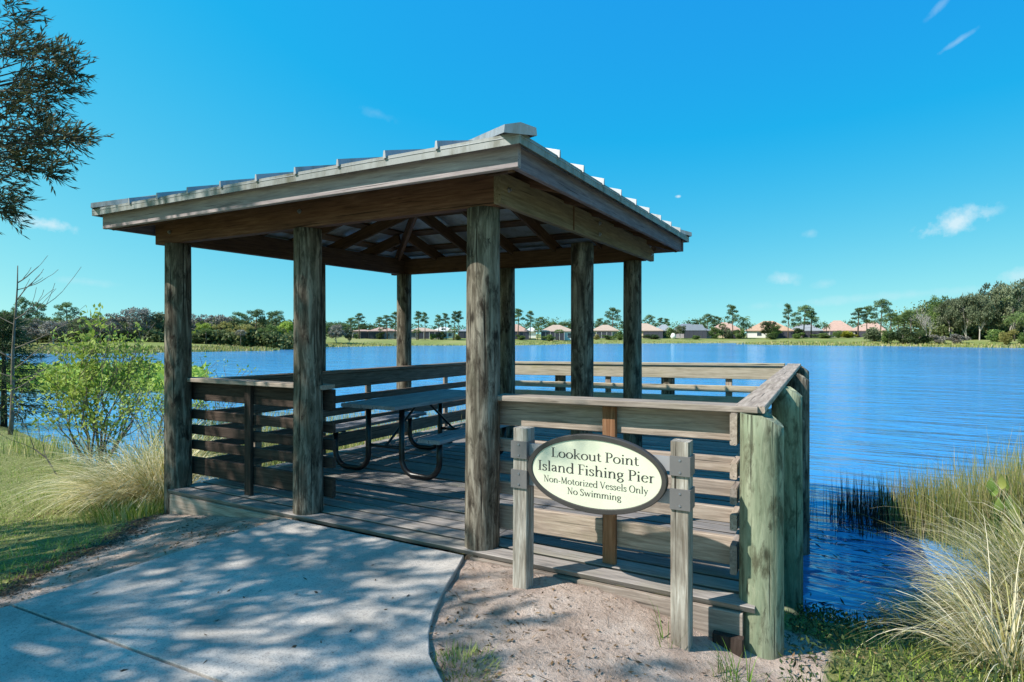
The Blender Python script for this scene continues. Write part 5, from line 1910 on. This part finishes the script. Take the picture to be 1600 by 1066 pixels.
def lawn():
    rng = np.random.default_rng(81)
    n = 150000
    # denser close to the viewpoint
    D = 1.6 + 13 * rng.uniform(0, 1, n) ** 1.6
    A = rng.uniform(-1.05, 0.95, n) * D
    X, Y = RU * A + FU * D, RV * A + FV * D
    s = lake_sdf(X, Y)
    sm = sand_mask(X, Y)
    patch = vnoise(X, Y, 1.6, 91) + 0.6 * vnoise(X, Y, 5.0, 92)
    ok = (s > 0.05) & (sm + 0.18 * patch < 0.35) & ~on_path(X, Y, -0.025) & ~((X > -5.66) & (X < right_edge(Y) + 0.0) & (Y > 3.40) & (Y < 9.1))
    ok &= (patch > -0.15) | (rng.uniform(0, 1, n) < 0.35)
    ok &= (A < 1.2) | (rng.uniform(0, 1, n) < 0.4)
    ok &= ~((X > -2.4) & (X < -0.1) & (Y < 3.5) & (sm > 0.05))
    X, Y, D = X[ok], Y[ok], D[ok]
    patch = patch[ok]
    k = len(X)
    b = np.column_stack([X, Y, ground_z(X, Y) - 0.006])
    d = rng.normal(0, 0.55, (k, 3)) + [0, 0, 0.75]
    right = (RU * X + RV * Y) > 0
    L = np.where(right, 0.075, 0.042) * rng.uniform(0.4, 1.5, k) * (1 + 0.02 * D)
    V, F, q = blades(b, d, L, 0.0045 * (1 + 0.10 * D), rng, 2, 0.8)
    tone = np.clip(0.42 + 0.22 * vnoise(X, Y, 0.9, 95) + rng.normal(0, 0.24, k), 0, 1)
    o = link(bpy.data.objects.new('grass', mesh_np('grass', V, F, M['lawn'], np.repeat(tone, q))))
    tag(o, 'patchy mown grass on the bank beside the path', 'grass', None, 'stuff')
    # litter: dead leaves and twigs on sand, soil and slab edges
    n = 26000
    A = rng.uniform(-5.5, 2.6, n); D = rng.uniform(1.8, 7.5, n)
    X, Y = RU * A + FU * D, RV * A + FV * D
    ok = ~on_path(X, Y, -0.03) & ~((X > -5.7) & (X < -0.3) & (Y > 3.42)) & (lake_sdf(X, Y) > 0.1)
    cl = vnoise(X, Y, 2.2, 97) + vnoise(X, Y, 6.0, 98)
    ok &= (cl > 0.12) | (rng.uniform(0, 1, n) < 0.25)
    X, Y = X[ok], Y[ok]
    q = 5200                      # a band of dark mulch where the grass meets the bare strip
    yy = rng.uniform(1.7, 3.9, q)
    xx = -4.62 - 0.72 * (yy - 1.9) + rng.normal(0.02, 0.10, q) + 0.08 * np.sin(yy * 5)
    X, Y = np.concatenate([X, xx]), np.concatenate([Y, yy])
    P = np.column_stack([X, Y, ground_z(X, Y) + rng.uniform(0.003, 0.016, len(X))])
    dirs = rng.normal(size=(len(P), 3)) * [1, 1, 0.12]
    V, F = leaves(P, 0.024, 0.009, rng, dirs * 4, 0.4, flat=3.0, jitter=0.9)
    # longer twigs, and a few leaves blown onto the slab
    n = 420
    A = rng.uniform(-4.8, 2.2, n); D = rng.uniform(2.0, 6.0, n)
    X2, Y2 = RU * A + FU * D, RV * A + FV * D
    k2 = ~on_path(X2, Y2, -0.02) & ~((X2 > -5.7) & (X2 < -0.3) & (Y2 > 3.42)) & (lake_sdf(X2, Y2) > 0.1)
    X2, Y2 = X2[k2], Y2[k2]
    P2 = np.column_stack([X2, Y2, ground_z(X2, Y2) + 0.012])
    V2, F2 = leaves(P2, 0.11, 0.004, rng, unit(rng.normal(size=(len(P2), 3)) * [1, 1, 0.06]) * 5, 0.2, flat=3.0, jitter=0.6)
    A = rng.uniform(-3.4, 1.2, 150); D = rng.uniform(2.4, 6.8, 150)
    X3, Y3 = RU * A + FU * D, RV * A + FV * D
    k3 = on_path(X3, Y3, -0.05)
    X3, Y3 = X3[k3], Y3[k3]
    P3 = np.column_stack([X3, Y3, np.full(len(X3), -0.017)])
    V3, F3 = leaves(P3, 0.03, 0.011, rng, rng.normal(size=(len(P3), 3)) * [4, 4, 0.5], 0.3, flat=3.0, jitter=0.6)
    F = np.vstack([F, F2 + len(V), F3 + len(V) + len(V2)])
    V = np.vstack([V, V2, V3])
    P = np.vstack([P, P2, P3])
    q += len(P2) // 2
    o = link(bpy.data.objects.new('leaf_litter', mesh_np('leaf_litter', V, F, M['litter'], np.repeat(np.where((np.arange(len(P)) >= len(P) - q - len(P2) - len(P3)), 0.4, 1.0) * rng.uniform(0, 1, len(P)), 4))))
    tag(o, 'dead leaves and twigs scattered on the sand and soil', 'leaf litter', None, 'stuff')


lawn()


def tuft(name, x, y, n, h, spread, mat, label, cat, group=None, seed=0, droop=1.1, w=0.006, lean=0.55, bias=(0, 0), seg=4):
    rng = np.random.default_rng(seed)
    ang = rng.uniform(0, 6.283, n)
    r = spread * np.sqrt(rng.uniform(0, 1, n))
    X, Y = x + r * np.cos(ang), y + r * np.sin(ang)
    b = np.column_stack([X, Y, ground_z(X, Y) - 0.01])
    out = np.column_stack([np.cos(ang) + bias[0], np.sin(ang) + bias[1], np.zeros(n)])
    d = out * (lean * rng.uniform(0.15, 1.0, n))[:, None] + rng.normal(0, 0.12, (n, 3)) + [0, 0, 1]
    V, F, q = blades(b, d, h * rng.uniform(0.45, 1.1, n), w * rng.uniform(0.6, 1.3, n), rng, seg, droop * rng.uniform(0.5, 1.4, n))
    me = mesh_np(name, V, F, mat, np.repeat(rng.uniform(0, 1, n), q))
    o = link(bpy.data.objects.new(name, me))
    tag(o, label, cat, group)
    return o


# fresh little tufts round the posts
TG = 'small fresh grass tufts at the edge of the sand'
for i, (px, d, n, h, lab) in enumerate([
    (1133, 3.02, 26, 0.14, 'small grass tuft by the foot of the right sign post'), (1152, 3.05, 30, 0.20, 'spiky grass tuft between the right sign post and the corner post'),
    (1205, 2.92, 40, 0.13, 'grass tuft at the foot of the green corner post'), (1240, 2.85, 70, 0.12, 'dense grass tuft at the bottom edge right of the corner post'),
    (1043, 3.22, 12, 0.24, 'thin curling grass stems left of the right sign post'), (1125, 3.5, 10, 0.22, 'thin grass stems growing over the deck edge board'),
    (1275, 2.95, 80, 0.14, 'bright grass tuft right of the corner post'),
]):
    p = AT(px, d)
    tuft('grass_tuft', p.x, p.y, n, h, 0.05 + 0.0006 * n, M['lawngreen'], lab, 'grass tuft', TG, 700 + i, 1.0, 0.006)
p = AT(722, 2.80)
tuft('grass_patch', p.x, p.y, 420, 0.07, 0.17, M['lawn'], 'round patch of pale grass and dead leaves on the sand beside the path edge', 'grass patch', None, 720, 1.2, 0.0045, 0.9)

# big weeping bunch grasses
BG = 'weeping bunch grasses on the bank'
lv, rv = W(-1, 0), W(1, 0)
p = AT(1640, 4.05)
tuft('bunch_grass', p.x, p.y, 900, 1.3, 0.26, M['straw'], 'large straw-coloured bunch grass arching over the water at the bottom right', 'bunch grass', BG, 801, 1.9, 0.0065, 1.25, (lv[0] * 0.6, lv[1] * 0.6), 8)
p = AT(1620, 4.9)
tuft('bunch_grass', p.x, p.y, 420, 1.0, 0.34, M['straw'], 'straw bunch grass between the reeds and the large arching clump', 'bunch grass', BG, 802, 1.7, 0.008, 1.0, (lv[0] * 0.6, lv[1] * 0.6), 8)
p = AT(1575, 3.35)
tuft('bunch_grass', p.x, p.y, 380, 0.85, 0.16, M['straw'], 'pale bunch grass drooping across the bottom right corner', 'bunch grass', BG, 803, 1.8, 0.0065, 1.1, (lv[0] * 0.3, lv[1] * 0.3), 8)
p = AT(1660, 4.6)
tuft('bunch_grass', p.x, p.y, 1000, 0.95, 0.34, M['strawgreen'], 'greener bunch grass at the right edge of the view', 'bunch grass', BG, 804, 1.5, 0.008, 0.8, (lv[0] * 0.2, lv[1] * 0.2), 7)
p = AT(1530, 4.6)
tuft('bunch_grass', p.x, p.y, 2200, 0.42, 0.6, M['strawgreen'], 'short green grass under the arching straw clump', 'bunch grass', BG, 805, 1.2, 0.007, 0.8, (0, 0), 5)
p = AT(232, 7.2)
tuft('bunch_grass', p.x, p.y, 1700, 1.25, 0.36, M['straw'], 'huge straw-coloured bunch grass flopping over the lawn left of the gazebo', 'bunch grass', BG, 806, 1.75, 0.010, 1.0, (lv[0] * 0.75, lv[1] * 0.75), 8)
p = AT(196, 8.0)
tuft('bunch_grass', p.x, p.y, 800, 1.05, 0.45, M['strawgreen'], 'greener bunch grass behind the huge straw clump', 'bunch grass', BG, 807, 1.4, 0.010, 0.9, (lv[0] * 0.3, lv[1] * 0.3), 7)
p = AT(262, 6.9)
tuft('bunch_grass', p.x, p.y, 900, 0.95, 0.16, M['straw'], 'whitish bunch grass against the first gazebo post', 'bunch grass', BG, 808, 1.9, 0.009, 1.0, (0, 0), 7)
p = AT(215, 6.25)
tuft('bunch_grass', p.x, p.y, 900, 0.22, 0.5, M['lawn'], 'soft green grass at the foot of the huge straw clump', 'bunch grass', BG, 809, 1.0, 0.008, 0.6, (0, 0), 4)


def weeds():
    rng = np.random.default_rng(83)
    n = 11000
    A = rng.uniform(1.3, 4.4, n); D = rng.uniform(2.7, 5.6, n)
    X, Y = RU * A + FU * D, RV * A + FV * D
    s = lake_sdf(X, Y)
    ok = (s > -0.12) & (X > -0.30) & (A / D > 0.44) & (A / D < 0.95)
    X, Y = X[ok], Y[ok]
    k = len(X)
    z = np.maximum(ground_z(X, Y), WATER_Z)
    P = np.column_stack([X, Y, z + rng.uniform(0, 0.10, k)])
    V, F = leaves(P, 0.034, 0.012, rng, np.tile([0, 0, 0.5], (k, 1)), 1.0, jitter=0.6)
    o = link(bpy.data.objects.new('bank_undergrowth', mesh_np('bank_undergrowth', V, F, M['leaf_dark'], np.repeat(rng.uniform(0, 0.7, k), 4))))  # dark leaf colour stands in for the railing's shade over these weeds
    tag(o, 'low shaded weeds on the bank between the corner post and the water', 'undergrowth', None, 'stuff')
    # bits of floating weed by the posts
    n = 420
    A = rng.uniform(2.2, 4.2, n); D = rng.uniform(5.0, 7.2, n)
    X, Y = RU * A + FU * D, RV * A + FV * D
    ok = (lake_sdf(X, Y) < 0.0) & (A / D > 0.485) & (vnoise(X, Y, 4, 31) + vnoise(X, Y, 11, 32) > 0.12)
    X, Y = X[ok], Y[ok]
    P = np.column_stack([X, Y, np.full(len(X), WATER_Z + 0.004)])
    dirs = rng.normal(size=(len(P), 3)) * [1, 1, 0.15]
    V, F = leaves(P, 0.13, 0.014, rng, unit(dirs) * 3, 0.4)
    o = link(bpy.data.objects.new('floating_weeds', mesh_np('floating_weeds', V, F, M['reeddark'], per(rng, len(P), 4))))
    tag(o, 'dark scraps of floating weed on the water by the pier posts', 'weeds', None, 'stuff')


weeds()


def broad_plant(px, d, zb, n, L, label, seed):
    rg = random.Random(seed)
    p = AT(px, d, zb)
    root = thing('broadleaf_plant', tuple(p), label, 'water plant', 'broad-leaved marsh plants')
    for k in range(n):
        a = rg.uniform(0, 6.28)
        out = Vector((math.cos(a), math.sin(a), 0))
        st = MB()
        h = rg.uniform(0.35, 0.6) * (1 if L > 0.1 else 0.3)
        tip = p + out * 0.10 + Vector((0, 0, h))
        st.tube([p, p + out * 0.03 + Vector((0, 0, h * 0.6)), tip], [0.006, 0.005, 0.004], 5)
        m = MB()
        d_ = (out * 0.35 + Vector((0, 0, 1))).normalized()
        s = out.cross(Vector((0, 0, 1))).normalized()
        nn = s.cross(d_)
        prof = [(0, 0.01), (0.15, 0.05), (0.35, 0.075), (0.6, 0.06), (0.85, 0.025), (1.0, 0.002)]
        vs = []
        for f, w in prof:
            w *= L / 0.26
            c = tip + d_ * L * f + nn * (0.06 * f * f)
            vs += [c - s * w + nn * 0.012, c, c + s * w + nn * 0.012]
        fs = []
        for i in range(len(prof) - 1):
            for j in range(2):
                fs.append((3 * i + j, 3 * i + j + 1, 3 * i + j + 4, 3 * i + j + 3))
        m.add(vs, fs)
        me = m.mesh('leaf', M['broad'], True)
        at = me.attributes.new('var', 'FLOAT', 'POINT')
        at.data.foreach_set('value', np.full(len(vs), rg.uniform(0.2, 0.9), dtype=np.float32))
        link(bpy.data.objects.new('leaf', me), root)
        st.obj('stem', M['lawngreen'], root)


broad_plant(1556, 6.3, -0.7, 5, 0.15, 'broad-leaved marsh plant with upright yellow-green leaves among the reeds', 1)
broad_plant(1590, 5.7, -0.68, 4, 0.15, 'broad-leaved marsh plant at the right edge, nearer than its neighbour', 2)
broad_plant(1256, 3.7, -0.62, 4, 0.08, 'small bright broad-leaved weed in the shade behind the corner post', 3)

# ------------------------------------------------------------------ near shrub, sapling and conifer on the left


def rng_len(rg):
    return rg.uniform(0.95, 1.2)


def lime_shrub():
    rg = random.Random(21)
    rng = np.random.default_rng(21)
    p = AT(158, 10.6)
    g = gz(p.x, p.y)
    root = thing('willow_shrub', (p.x, p.y, g), 'lime-green leafy shrub with many grey stems left of the gazebo', 'shrub')
    out, tips = [], []
    rvec = Vector((*W(1, 0), 0))
    for k in range(9):
        lean = rvec * rg.uniform(-0.42, 0.62) + Vector((rg.gauss(0, 0.15), rg.gauss(0, 0.15), 1))
        grow(Vector((p.x, p.y, g - 0.1)) + rvec * rg.uniform(-0.25, 0.25), lean, rng_len(rg), 0.026, 3, rg, out, 0.36, (2, 4), 0.22, 0.72, 0.13, 0.0035, tips, 4)
    me = branches_mesh(out, 'stem', M['bark'])
    link(bpy.data.objects.new('stem', me), root)
    T = np.array([list(t) for t, d in tips])
    DD = np.array([list(d) for t, d in tips])
    a_side = (T - np.array([p.x, p.y, g])) @ np.array(rvec)
    keep = (rng.uniform(0, 1, len(T)) < np.clip(1.0 - 0.45 * np.clip(a_side, 0, 2), 0.25, 1))
    T, DD = T[keep], DD[keep]
    n = 14
    P = np.repeat(T, n, 0) - np.repeat(DD, n, 0) * rng.uniform(0, 0.32, (len(T) * n, 1)) + rng.normal(0, 0.06, (len(T) * n, 3))
    V, F = leaves(P, 0.085, 0.042, rng, np.repeat(DD, n, 0) * 0.7, 1.0, 0.4)
    link(bpy.data.objects.new('foliage', mesh_np('foliage', V, F, M['leaf_lime'], per(rng, len(P), 4))), root)


lime_shrub()


def twig_shrub(px, d, hgt, label, seed, leafn=5, stems=4):
    rg = random.Random(seed)
    rng = np.random.default_rng(seed)
    p = AT(px, d)
    g = max(gz(p.x, p.y), WATER_Z)
    root = thing('twiggy_shrub', (p.x, p.y, g), label, 'shrub')
    out, tips = [], []
    for k in range(stems):
        grow((p.x, p.y, g - 0.1), (rg.gauss(0, .3), rg.gauss(0, .3), 1), hgt * 0.45, 0.016, 3, rg, out, 0.45, (2, 3), 0.15, 0.7, 0.13, 0.0035, tips, 3)
    link(bpy.data.objects.new('stem', branches_mesh(out, 'stem', M['bark'])), root)
    T = np.array([list(t) for t, d_ in tips])
    P = np.repeat(T, leafn, 0) + rng.normal(0, 0.06, (len(T) * leafn, 3))
    V, F = leaves(P, 0.07, 0.03, rng)
    link(bpy.data.objects.new('foliage', mesh_np('foliage', V, F, M['leaf_lime'], per(rng, len(P), 4))), root)


twig_shrub(318, 11.0, 1.9, 'sparse twiggy shrub showing above the rail right of the first gazebo post', 31, 4)
twig_shrub(240, 9.6, 1.7, 'half-bare twiggy shrub between the lime-green shrub and the first post', 32, 8, 6)
twig_shrub(96, 9.2, 1.5, 'thin leaning stem with a few leaves in front of the lime-green shrub', 33, 5, 1)


def bare_sapling():
    rg = random.Random(41)
    p = AT(14, 13.4)
    g = gz(p.x, p.y)
    H = EYE + (522 - 408) / 951 * 13.4 - g
    root = thing('bare_sapling', (p.x, p.y, g), 'thin leafless sapling with a straight grey trunk at the left edge', 'tree')
    rvec = Vector((*W(1, 0), 0))
    m = MB()
    tr = []
    for k in range(9):
        f = k / 8
        tr.append(Vector((p.x, p.y, g - 0.1)) + rvec * (0.02 + 0.16 * f + 0.02 * math.sin(f * 9)) + Vector((0, 0, H * f)))
    m.tube(tr, [0.046 * (1 - 0.93 * k / 8) + 0.006 for k in range(9)], 8)
    m.obj('trunk', M['bark'], root, True)
    out = []
    for (f, sgn, L, upz) in [(0.90, 1, 0.55, 0.9), (0.86, 1, 0.62, 0.55), (0.80, 1, 0.6, 0.75), (0.70, 1, 1.05, 0.55), (0.69, 1, 0.9, 0.35), (0.66, -1, 0.5, 0.45), (0.52, 1, 1.25, 0.35), (0.46, -1, 0.5, 0.5), (0.40, 1, 1.2, 0.45),
                             (0.36, -1, 0.5, 0.2), (0.33, 1, 1.3, 0.3), (0.28, 1, 1.1, 0.25)]:
        i = f * 8
        b = tr[int(i)].lerp(tr[min(8, int(i) + 1)], i - int(i))
        d = rvec * sgn + Vector((rg.gauss(0, .25), rg.gauss(0, .25), upz))
        grow(b, d, L, 0.013, 1, rg, out, 0.28, (2, 3), 0.15, 0.6, 0.07, 0.0045, None, 5)
    link(bpy.data.objects.new('branch', branches_mesh(out, 'branch', M['bark'])), root)


bare_sapling()


def dark_conifer():
    rng = np.random.default_rng(51)
    rg = random.Random(51)
    p = AT(6, 15.0)
    g = gz(p.x, p.y)
    root = thing('dark_conifer', (p.x, p.y, g), 'dark bushy conifer with drooping sprays behind the bare sapling', 'tree')
    m = MB()
    H = EYE + (522 - 488) / 951 * 15 - g
    m.tube([(p.x, p.y, g - .1), (p.x, p.y, g + H)], [0.08, 0.015], 7)
    br, parts = [], []
    for k in range(64):
        f = 0.12 + 0.86 * k / 64
        a = k * 2.4
        R = (1.35 * (1 - f) + 0.22) * rg.uniform(0.7, 1.1)
        c = np.array([p.x, p.y, g + H * f])
        d = np.array([math.cos(a), math.sin(a), 0.12 - 0.35 * (1 - f)])
        m.tube([tuple(c), tuple(c + d * R)], [0.014, 0.004], 4)
        n = 130
        t = rng.uniform(0.15, 1, (n, 1))
        P = c + d * R * t + rng.normal(0, 0.09, (n, 3)) * [1, 1, 0.5]
        V, F = leaves(P, 0.13, 0.022, rng, np.tile(d * 0.8 - [0, 0, .25], (n, 1)), 0.7)
        parts.append((V, F, np.clip(np.repeat(rng.uniform(0, 0.7, n) + 0.3 * t[:, 0] ** 2, 4), 0, 1)))
    m.obj('trunk', M['barkdark'], root, True)
    V, F, A = cat_geo(parts)
    link(bpy.data.objects.new('foliage', mesh_np('foliage', V, F, M['leaf_dark'], A)), root)


dark_conifer()

# ------------------------------------------------------------------ the oak whose bough hangs in at the upper left and dapples the path


def near_oak():
    rg = random.Random(61)
    rng = np.random.default_rng(61)
    tx, ty = W(-9.4, 1.8)
    g = gz(tx, ty)
    root = thing('oak_tree', (tx, ty, g), 'large oak with narrow dark leaves whose bough hangs into the upper left', 'tree')
    m = MB()

    def C(a, d, z):
        x, y = W(a, d)
        return Vector((x, y, z))
    m.tube([C(-9.4, 1.8, g - 0.3), C(-9.35, 1.8, 1.0), C(-9.2, 1.85, 2.6)], [0.30, 0.24, 0.20], 12)
    clusters = []
    # crown clusters: (aside, ahead, height, radius)
    k = 0
    while k < 520:
        q = ball(1, rng, 0.25)[0]
        a, d, z = -7.75 + 3.5 * q[0], 1.75 + 3.1 * q[1], 5.2 + 1.9 * q[2]
        r = rg.uniform(0.16, 0.34)
        if d > 0.3 and (a + r) / max(d - r * 0.3, 0.05) > -0.82 and (z - r - EYE) / max(d, .1) < 0.62:
            continue
        hit, hd = a + 0.922 * (z + 0.1), d + 0.387 * (z + 0.1)
        if hit + r > rg.uniform(-0.35, 0.25) + 0.25 * max(0, hd - 3.6) and rg.random() < 0.93:
            continue
        clusters.append((a, d, z, r, 1.0))
        k += 1
    # the bough in view
    D = 6.0
    for (px, py, rr) in [(int(q_[0] * 0.84 - 4), q_[1], int(q_[2] * 0.9)) for q_ in [(20, 25, 24), (8, 88, 20), (45, 78, 20), (78, 88, 22), (112, 96, 18), (128, 108, 12), (70, 118, 20), (95, 122, 18), (118, 140, 10), (30, 122, 22), (8, 150, 22), (55, 148, 24),
                         (85, 158, 14), (24, 178, 26), (60, 182, 22), (10, 210, 26), (48, 208, 26), (82, 200, 18), (112, 208, 14), (134, 214, 10), (96, 226, 12), (24, 240, 22), (55, 236, 20),
                         (76, 258, 13), (92, 270, 11), (8, 272, 20), (10, 300, 14), (6, 330, 14), (36, 262, 14), (-12, 60, 30), (-15, 150, 34), (-18, 230, 34), (-12, 320, 22)]]:
        dd = D + rg.uniform(-0.45, 0.45)
        clusters.append(((px - 800) / 951 * dd, dd, EYE + (522 - py) / 951 * dd, rr / 951 * dd * 1.05, 1.0))
    hubs = [C(-8.4, 2.4, 4.6), C(-7.4, 1.2, 4.9), C(-8.9, 0.4, 4.8), C(-10.2, 2.6, 4.8), C(-7.0, 3.4, 4.7), C(-6.3, 4.8, 3.2), C(-6.9, 4.9, 4.2)]
    fork = C(-9.2, 1.85, 2.5)
    for h in hubs:
        mid = fork.lerp(h, 0.5) + Vector((rg.gauss(0, .15), rg.gauss(0, .15), 0.25))
        m.tube([fork, mid, h], [0.13, 0.10, 0.065], 8)
    parts = []
    for (a, d, z, r, dn) in clusters:
        c = C(a, d, z)
        h = min(hubs, key=lambda q: (q - c).length)
        mid = h.lerp(c, 0.55) + Vector((rg.gauss(0, .1), rg.gauss(0, .1), rg.gauss(0, .1) - 0.03))
        m.tube([h, mid, c], [0.018, 0.010, 0.004], 5, cap=False)
        # twigs in the cluster, leaves along the twigs
        big = d < 4.9 and z > 3
        ca = np.array(c)
        br = unit(ca - np.array(mid)) if np.linalg.norm(ca - np.array(mid)) > 1e-6 else np.array([0, 0, 1.0])
        nt = 6 if big else int(9 + 60 * r)
        for t in range(nt):
            st = ca + ball(1, rng, 0.0)[0] * r * 0.85
            tw = (br * 0.7 + rng.normal(0, 0.55, 3) + np.array([0.25 * RU, 0.25 * RV, 0.1]))
            tw = unit(tw) * (0.16 + 0.12 * rng.random()) * (1.3 if big else 1.0)
            m.tube([tuple(st), tuple(st + tw)], [0.0035, 0.002], 3, cap=False)
            n = 17 if big else 15
            f = rng.uniform(0.0, 1.05, (n, 1))
            P = st + tw * f
            dr = unit(tw)[None] * 1.0 + np.array([0, 0, 0.02])
            V, F = leaves(P, 0.10 if big else 0.072, 0.026 if big else 0.0135, rng, np.repeat(dr, n, 0), 0.62)
            parts.append((V, F, np.clip(np.repeat(rng.beta(1.5, 2.6, n), 4), 0, 1)))
    m.obj('trunk', M['barkdark'], root, True)
    V, F, A = cat_geo(parts)
    link(bpy.data.objects.new('foliage', mesh_np('foliage', V, F, M['leaf_near'], A)), root)


near_oak()
